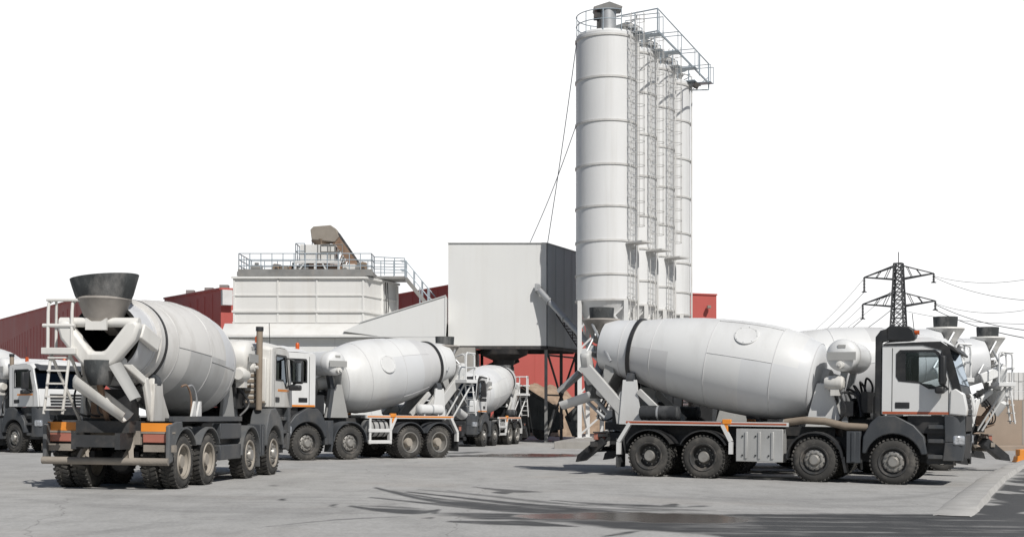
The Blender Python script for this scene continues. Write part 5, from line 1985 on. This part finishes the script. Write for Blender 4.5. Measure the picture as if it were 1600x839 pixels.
    if style == 'man' and white == 'white_dusty':
        for xx in (0.75, 1.05):
            b = MB()
            b.pipe(smooth([(xx, -1.05, 1.32), (xx - 0.02, -1.06, 1.75), (xx - 0.2, -1.04, 2.0), (xx - 0.4, -1.0, 1.98)]), 0.02, 6)
            b.build('air_hose', 'rust' if xx < 1 else 'galv', root)
            b = MB()
            b.side([(xx - 0.15, 1.36), (xx + 0.12, 1.36), (xx + 0.1, 1.7), (xx + 0.03, 1.7)], -1.12, -1.08)
            b.build('hose_bracket', 'white', root)

    # ---------------- rear pedestal, rollers and Y frame
    wf = white if white == 'white' else 'white_dusty'
    wy = 'grey_white' if arms and style == 'black' else wf
    hub = F + axd * hr
    for side in (-1, 1):
        b = MB()
        y = side * 0.62
        b.side([(-1.05, 1.303), (-1.12, 1.75), (-0.95, 2.15), (-0.78, 2.15), (-0.1, 1.303)], y - 0.06, y + 0.06)
        if arms: b.beam((-2.0, y, 2.82), (-0.75, y, 1.5), 0.14, 0.30)
        if arms: b.beam((-0.45, side * 0.72, 2.15), (0.35, side * 0.72, 1.42), 0.10, 0.16)
        b.build('rear_pedestal', 'grey_white' if arms else wf, root, bevel=0.015)
        b = MB()
        yy, zz = side * 0.56, hub.z - 0.76
        b.tube((hub.x - 0.07, yy, zz), (hub.x + 0.13, yy, zz), 0.18, 18)
        b.build('support_roller', 'dark_grey', root)
        b = MB()
        b.side([(hub.x - 0.16, zz - 0.02), (hub.x + 0.2, zz - 0.02), (hub.x + 0.35, 1.303), (hub.x - 0.25, 1.303)], yy + side * 0.14 - 0.03, yy + side * 0.14 + 0.03)
        b.build('roller_bracket', wf, root)
    b = MB()
    xv = -1.92
    ypoly = [(0.80, 3.06), (0.72, 2.80), (0.34, 2.36), (0.22, 2.27), (-0.22, 2.27), (-0.34, 2.36), (-0.72, 2.80), (-0.80, 3.06), (-0.72, 3.16), (-0.57, 3.14),
             (-0.13, 2.58), (0.13, 2.58), (0.57, 3.14), (0.72, 3.16)]
    b.prism(ypoly, lambda a, c: (xv - 0.13, a, c), lambda a, c: (xv + 0.13, a, c))
    b.build('rear_yoke', wy, root, bevel=0.075)
    for s_ in ((-1, 1) if not arms else ()):
        b = MB()
        b.beam((xv + 0.135, s_ * 0.72, 2.98), (-1.25, s_ * 0.84, 2.74), 0.13, 0.30)
        if not arms:
            b.beam((xv + 0.12, s_ * 0.36, 2.44), (-1.25, s_ * 0.60, 2.05), 0.10, 0.15)
            b.beam((-1.25, s_ * 0.60, 2.12), (-1.02, s_ * 0.64, 1.31), 0.10, 0.15)
        b.build('yoke_arm', wf, root, bevel=0.03)
    b = MB()
    b.tube((xv, -0.76, 3.12), (xv, 0.76, 3.12), 0.09, 12)
    b.box((xv - 0.03, 0, 3.24), (0.12, 0.32, 0.22))
    b.build('yoke_crossbar', wf, root, bevel=0.0)

    # ---------------- charging hopper
    hx = -1.74
    if hopper == 'flared':
        b = MB()
        nn = 36

        def ring(z, r, tilt_, oy=0.0):
            return [(hx + math.cos(t) * r * 0.92, oy + math.sin(t) * r, z + tilt_ * math.sin(t) * r) for t in [2 * math.pi * q / nn for q in range(nn)]]
        rings = [ring(4.12, 0.63, -0.10, 0.0), ring(3.98, 0.59, -0.09), ring(3.78, 0.53, -0.05), ring(3.70, 0.49, -0.02)]
        inner = [ring(3.72, 0.47, -0.02), ring(4.12, 0.61, -0.10)]
        allr = rings + inner
        vs = [p for rr in allr for p in rr]
        fs = [(i * nn + j, i * nn + (j + 1) % nn, (i + 1) * nn + (j + 1) % nn, (i + 1) * nn + j) for i in range(len(allr) - 1) for j in range(nn)]
        fs += [((len(allr) - 1) * nn + j, (len(allr) - 1) * nn + (j + 1) % nn, (j + 1) % nn, j) for j in range(nn)]
        b.add(vs, fs)
        hp_ = b.build('hopper', hopper_mats[0], root)
        b = MB()
        b.lathe([(3.74, 0.475), (3.70, 0.50), (3.66, 0.47), (3.4, 0.37), (3.24, 0.29), (3.22, 0.27), (3.22, 0.24), (3.6, 0.42)], (hx, 0, 0), n=36, caps=False)
        b.build('cone', hopper_mats[1], hp_)
        b = MB()
        b.prism([(-0.2, 3.12), (0.2, 3.12), (0.2, 3.34), (0.1, 3.28), (-0.1, 3.28), (-0.2, 3.34)], lambda a, c: (hx - 0.36, a, c), lambda a, c: (hx - 0.3, a, c))
        b.build('hinge_plate', wf, hp_)
    else:
        z1 = 4.34 if hopper == 'box' else 4.12
        b = MB()
        b.lathe([(z1 - 0.34, 0.31), (z1, 0.33), (z1, 0.305), (z1 - 0.33, 0.29)], (hx, 0, 0), n=28, caps=False)
        b.lathe([(z1 - 0.33, 0.0), (z1 - 0.33, 0.30)], (hx, 0, 0), n=28, caps=False)
        hp_ = b.build('hopper', hopper_mats[0], root)
        b = MB()
        b.lathe([(z1 - 0.30, 0.50), (z1 - 0.34, 0.52), (z1 - 0.36, 0.50), (z1 - 0.62, 0.33), (z1 - 0.9, 0.22), (z1 - 0.92, 0.19), (z1 - 0.4, 0.44), (z1 - 0.335, 0.31)], (hx, 0, 0), n=32, caps=False)
        b.build('cone', hopper_mats[1], hp_)
        for s_ in (-1, 1):
            b = MB()
            b.tube((hx - 0.1, s_ * 0.42, z1 - 0.45), (-1.2, s_ * 0.75, 2.9), 0.035, 6)
            b.tube((hx, s_ * 0.3, z1 - 0.6), (xv, s_ * 0.6, 3.16), 0.03, 6)
            b.build('bracket', 'galv', hp_)
    b = MB()
    b.prism([(-0.20, 3.32), (0.20, 3.32), (0.14, 3.12), (-0.14, 3.12)], lambda a, c: (hx - 0.05, a, c), lambda a, c: (hx + 0.5, a * 0.8, c - 0.2))
    b.build('feed_spout', hopper_mats[1], root)

    # ---------------- discharge funnel, chute, fold-over chute
    b = MB()
    fr = funnel_r
    b.lathe([(2.42, fr), (2.2, fr * 0.93), (1.98, fr * 0.68), (1.96, fr * 0.6), (2.2, fr * 0.85), (2.42, fr * 0.95)], (xv + 0.02, 0, 0), n=28, caps=False)
    b.build('collecting_funnel', funnel_mat or hopper_mats[0], root)
    b = MB()
    b.side([(-1.55, 2.4), (-1.35, 3.15), (-1.28, 3.1), (-1.2, 2.6), (-1.5, 2.1)], -0.5, 0.5)
    if arms: b.build('discharge_blade', 'plate_grey', root)
    yaw, pit = R(chute[0]), R(chute[1])
    dirc = Vector((-math.cos(yaw) * math.cos(pit), -math.sin(yaw) * math.cos(pit), -math.sin(pit)))
    upc = (Vector((0, 0, 1)) - dirc * dirc.z).normalized()
    Sx = Vector((xv, 0, chute_z)) - dirc * 0.48
    b = MB()
    Lc = chute_len
    b.lathe([(0, 0.17), (0.08, 0.25), (Lc, 0.20), (Lc, 0.17), (0.08, 0.215), (0.01, 0.15)], Sx, dirc, n=18, caps=False, a0=math.pi * 0.48, a1=math.pi * 1.52, ref=upc)
    b.build('chute', wf, root)
    b = MB()
    E = Sx + dirc * (Lc + 0.02) + upc * 0.06
    bk_ = (-dirc * 0.92 + upc * 0.36).normalized()
    sidev = dirc.cross(upc)
    E0 = Sx + dirc * (Lc - 0.08) + upc * 0.20
    b.lathe([(0, 0.19), (0.75, 0.21), (0.75, 0.185), (0, 0.165)], E0, bk_, n=16, caps=False, a0=-math.pi * 0.42, a1=math.pi * 0.42, ref=(upc if chute[0] < 45 else upc))
    b.build('fold_over_chute', 'plate_grey', root)
    b = MB()
    b.tube((-1.3, 0.05, 1.15), Sx + dirc * 0.75 - upc * 0.2, 0.05, 8)
    b.tube((-1.25, 0.1, 1.2), (xv, 0.0, 2.0), 0.06, 8)
    b.box((-1.45, 0.15, 1.5), (0.3, 0.3, 0.3))
    b.build('chute_support', 'rust' if rear == 'dirty' else 'galv', root)
    b = MB()
    for q in range(3):
        b.pipe(smooth([(-1.4, 0.5 - 0.3 * q, 2.3), (-1.75, 0.55 - 0.25 * q, 1.8), (-1.8, 0.45 - 0.2 * q, 1.45), (-1.5, 0.3 - 0.2 * q, 1.4), (-1.3, 0.2, 1.6)]), 0.02, 6)
    b.build('hose', 'black', root)
    b = MB()
    b.bx(-1.28, -0.9, -0.35, 0.35, 1.15, 1.9)
    b.bx(-1.5, -1.28, -0.3, 0.5, 1.15, 1.35)
    b.build('control_box', 'black', root)

    # ---------------- access platform and ladder on the left rear
    yl = 1.0
    b = MB()
    b.bx(-2.12, -1.62, 0.62, 1.28, 2.52, 2.64)
    pt = b.build('access_platform', wf, root, bevel=0.01)
    b = MB()
    for y in (0.72, 1.18):
        b.pipe([(-2.05, y, 2.62), (-2.05, y, 3.3), (-2.03, y, 3.46), (-1.9, y, 3.52)], 0.03, 8)
    b.pipe([(-2.05, 1.28, 3.05), (-2.05, 0.66, 3.05)], 0.035, 8)
    b.pipe([(-1.64, 1.22, 2.62), (-1.64, 1.22, 3.47), (-1.7, 1.2, 3.54), (-2.05, 1.2, 3.52), (-2.05, 0.6, 3.52), (-2.0, 0.3, 3.44)], 0.028, 8)
    b.build('handrail', wf, pt)
    b = MB()
    for y in (0.78, 1.14):
        b.tube((-2.0, y, 2.52), (-2.14, y + 0.06, 1.42), 0.028, 8)
        b.tube((-2.0, y, 2.52), (-1.3, y - 0.3, 1.2), 0.03, 6)
    for q in range(5):
        z = 1.5 + 0.24 * q
        xx = -2.13 + 0.12 * (z - 1.42) / 1.1
        b.box((xx, 0.99, z), (0.12, 0.36, 0.03))
    b.build('ladder', wf, root)

    # ---------------- tail
    rm = 'chassis_dusty' if rear == 'dirty' else chassis
    b = MB()
    b.bx(-1.42, -1.3, -0.62, 0.62, 0.86, 1.10)
    b.bx(-1.40, -1.3, -1.2, 1.2, 0.98, 1.05)
    b.build('rear_crossmember', rm, root)
    b = MB()
    b.tube((-1.62, -1.23, bumper_z), (-1.62, 1.23, bumper_z), 0.07, 12)
    b.build('rear_bumper', rm if rear == 'dirty' else 'black', root)
    for y in (-0.45, 0.45):
        b = MB()
        b.beam((-1.6, y * 1.1, bumper_z + 0.02), (-1.38, y * 0.85, 0.98), 0.09, 0.14)
        b.beam((-1.6, y * 0.8, bumper_z + 0.02), (-1.38, y * 1.1, 0.98), 0.06, 0.09)
        b.bx(-1.45, -1.425, y - 0.16, y + 0.16, 0.86, 1.12)
        b.build('bumper_arm', rm, root)
    if splash:
        for s_ in (-1, 1):
            b = MB()
            b.side([(-1.35, 0.98), (-1.95, 0.50), (-2.0, 0.32), (-1.75, 0.36), (-1.2, 0.8)], s_ * 1.0 - splash_w, s_ * 1.0 + splash_w)
            b.build('splash_guard', 'black', root)
    for s_ in (-1, 1):
        if boards:
            b = MB()
            b.bx(-1.45, -1.42, s_ * 0.92 - 0.30, s_ * 0.92 + 0.30, 1.11, 1.27)
            b.build('reflector_board', 'orange', root)
        b = MB()
        b.bx(-1.46, -1.36, s_ * 0.94 - 0.28, s_ * 0.94 + 0.28, 0.90, 1.07)
        tl = b.build('tail_light', 'red_lens', root, bevel=0.012)
        b = MB()
        b.bx(-1.47, -1.34, s_ * 0.94 - 0.31, s_ * 0.94 + 0.31, 1.072, 1.105)
        b.build('guard', rm, tl)
        b = MB()
        b.bx(-1.52, -1.40, s_ * 1.0 - 0.30, s_ * 1.0 + 0.30, 0.73, 0.86)
        b.build('rear_step', rm, root)
    if rear_shift:
        for o in root.children:
            if o.name.split('.')[0] in REAR_PARTS:
                o.location.x += rear_shift
            if o.name.split('.')[0] in ('access_platform', 'ladder'):
                o.location.y += ladder_dy
            if o.name.split('.')[0] == 'hopper':
                o.location.z += hopper_dz
    if cab_s != 1.0:
        cab_o.scale.z = cab_s
        cab_o.location.z = 1.62 * (1 - cab_s)
    return root


# right foreground, side-on, facing right
mixer_truck('clean white mixer truck side-on in front at the right, black cab trim, facing right',
            (3.89, 32.94), (0.910, -0.416), rear_rim='black', front_rim='alu', fender='black', chute=(4, 19), chute_z=2.16, seed=3, hole_phi=47, hopper='box', tyre='tyre_dusty', splash_w=0.08)
# left foreground, from behind
mixer_truck('dusty mixer truck seen from behind at the left, with a big black flared hopper',
            (-7.53, 24.83), (0.108, 0.994), white='white_dusty', drum=('dusty_drum', 'dusty_drum_b', 'dusty_drum_c'), tyre='tyre_dusty', rear_rim='dusty', front_rim='grey',
            fender='fender_dusty', chassis='chassis', style='man', stripe='stripe_orange', stripe_pos='door', hopper='flared', chute=(90, 36),
            stack='pipe', side_store='slabs', rear='dirty', guard='dark_grey', seed=5, hole_phi=-60, tilt_deg=5.0, dlen=0.87, rear_shift=0.75, cab_s=0.87, tank_z=2.75,
            strips=False, air_tanks=False, flaps=False, bumper_z=0.55, arms=False, chute_len=1.2, splash=False, boards=True, ladder_dy=-0.24, hopper_dz=-0.15)
# middle left, facing left
mixer_truck('white mixer truck facing left with orange side stripes, right of the dusty truck',
            (-3.35, 44.56), (-0.715, -0.70), ax=(0, 1.25, 3.68, 5.3), style='man', stripe='stripe_orange', hopper='low', chute=(10, 25), stack='pipe',
            side_store='rack', rear_rim='grey', tyre='tyre_dusty', fender='dark_grey', seed=8, hole_phi=-72, scale=1.03, tank_mat='white', rear_shift=0.5, dlen=0.95, splash=False)
# under the loading house
mixer_truck('small-looking white mixer truck under the plant house, nose towards the yard',
            (-0.88, 65.92), (-0.267, -0.964), style='black', stripe='stripe_orange', hopper='low', chute=(0, 30), stack='pipe', side_store='rack', seed=11,
            rear_rim='alu', hole_phi=120)
# two behind the side-on truck
mixer_truck('white mixer truck hidden behind the side-on truck, nearer and taller of two black hoppers',
            (10.15, 35.3), (-1.0, 0.02), hopper='box', chute=(-40, 15), chute_z=2.1, chute_len=0.85, stack='pipe', hopper_mats=('hopper_dark', 'white_dusty'), seed=13, hole_phi=140, style='man', rear='dirty', arms=False)
mixer_truck('white mixer truck rear at the right, farther and lower of two black hoppers',
            (12.7, 39.0), (-1.0, 0.0), hopper='box', chute=(150, 60), chute_z=1.75, chute_len=0.5, funnel_mat='grey_white', funnel_r=0.46, stack='pipe', hopper_mats=('hopper_dark', 'white_dusty'), seed=17, hole_phi=140, style='man', rear='dirty', arms=False)
# far left edge
mixer_truck('white mixer truck at the left edge, its cab seen behind the dusty truck',
            (-21.5, 49.5), (0.80, -0.60), style='man', stripe='stripe_orange', stripe_pos='door', hopper='low', chute=(0, 30), stack='pipe', side_store='rack',
            seed=19, fender='dark_grey', hole_phi=140, tyre='tyre_dusty', cab_s=0.9)
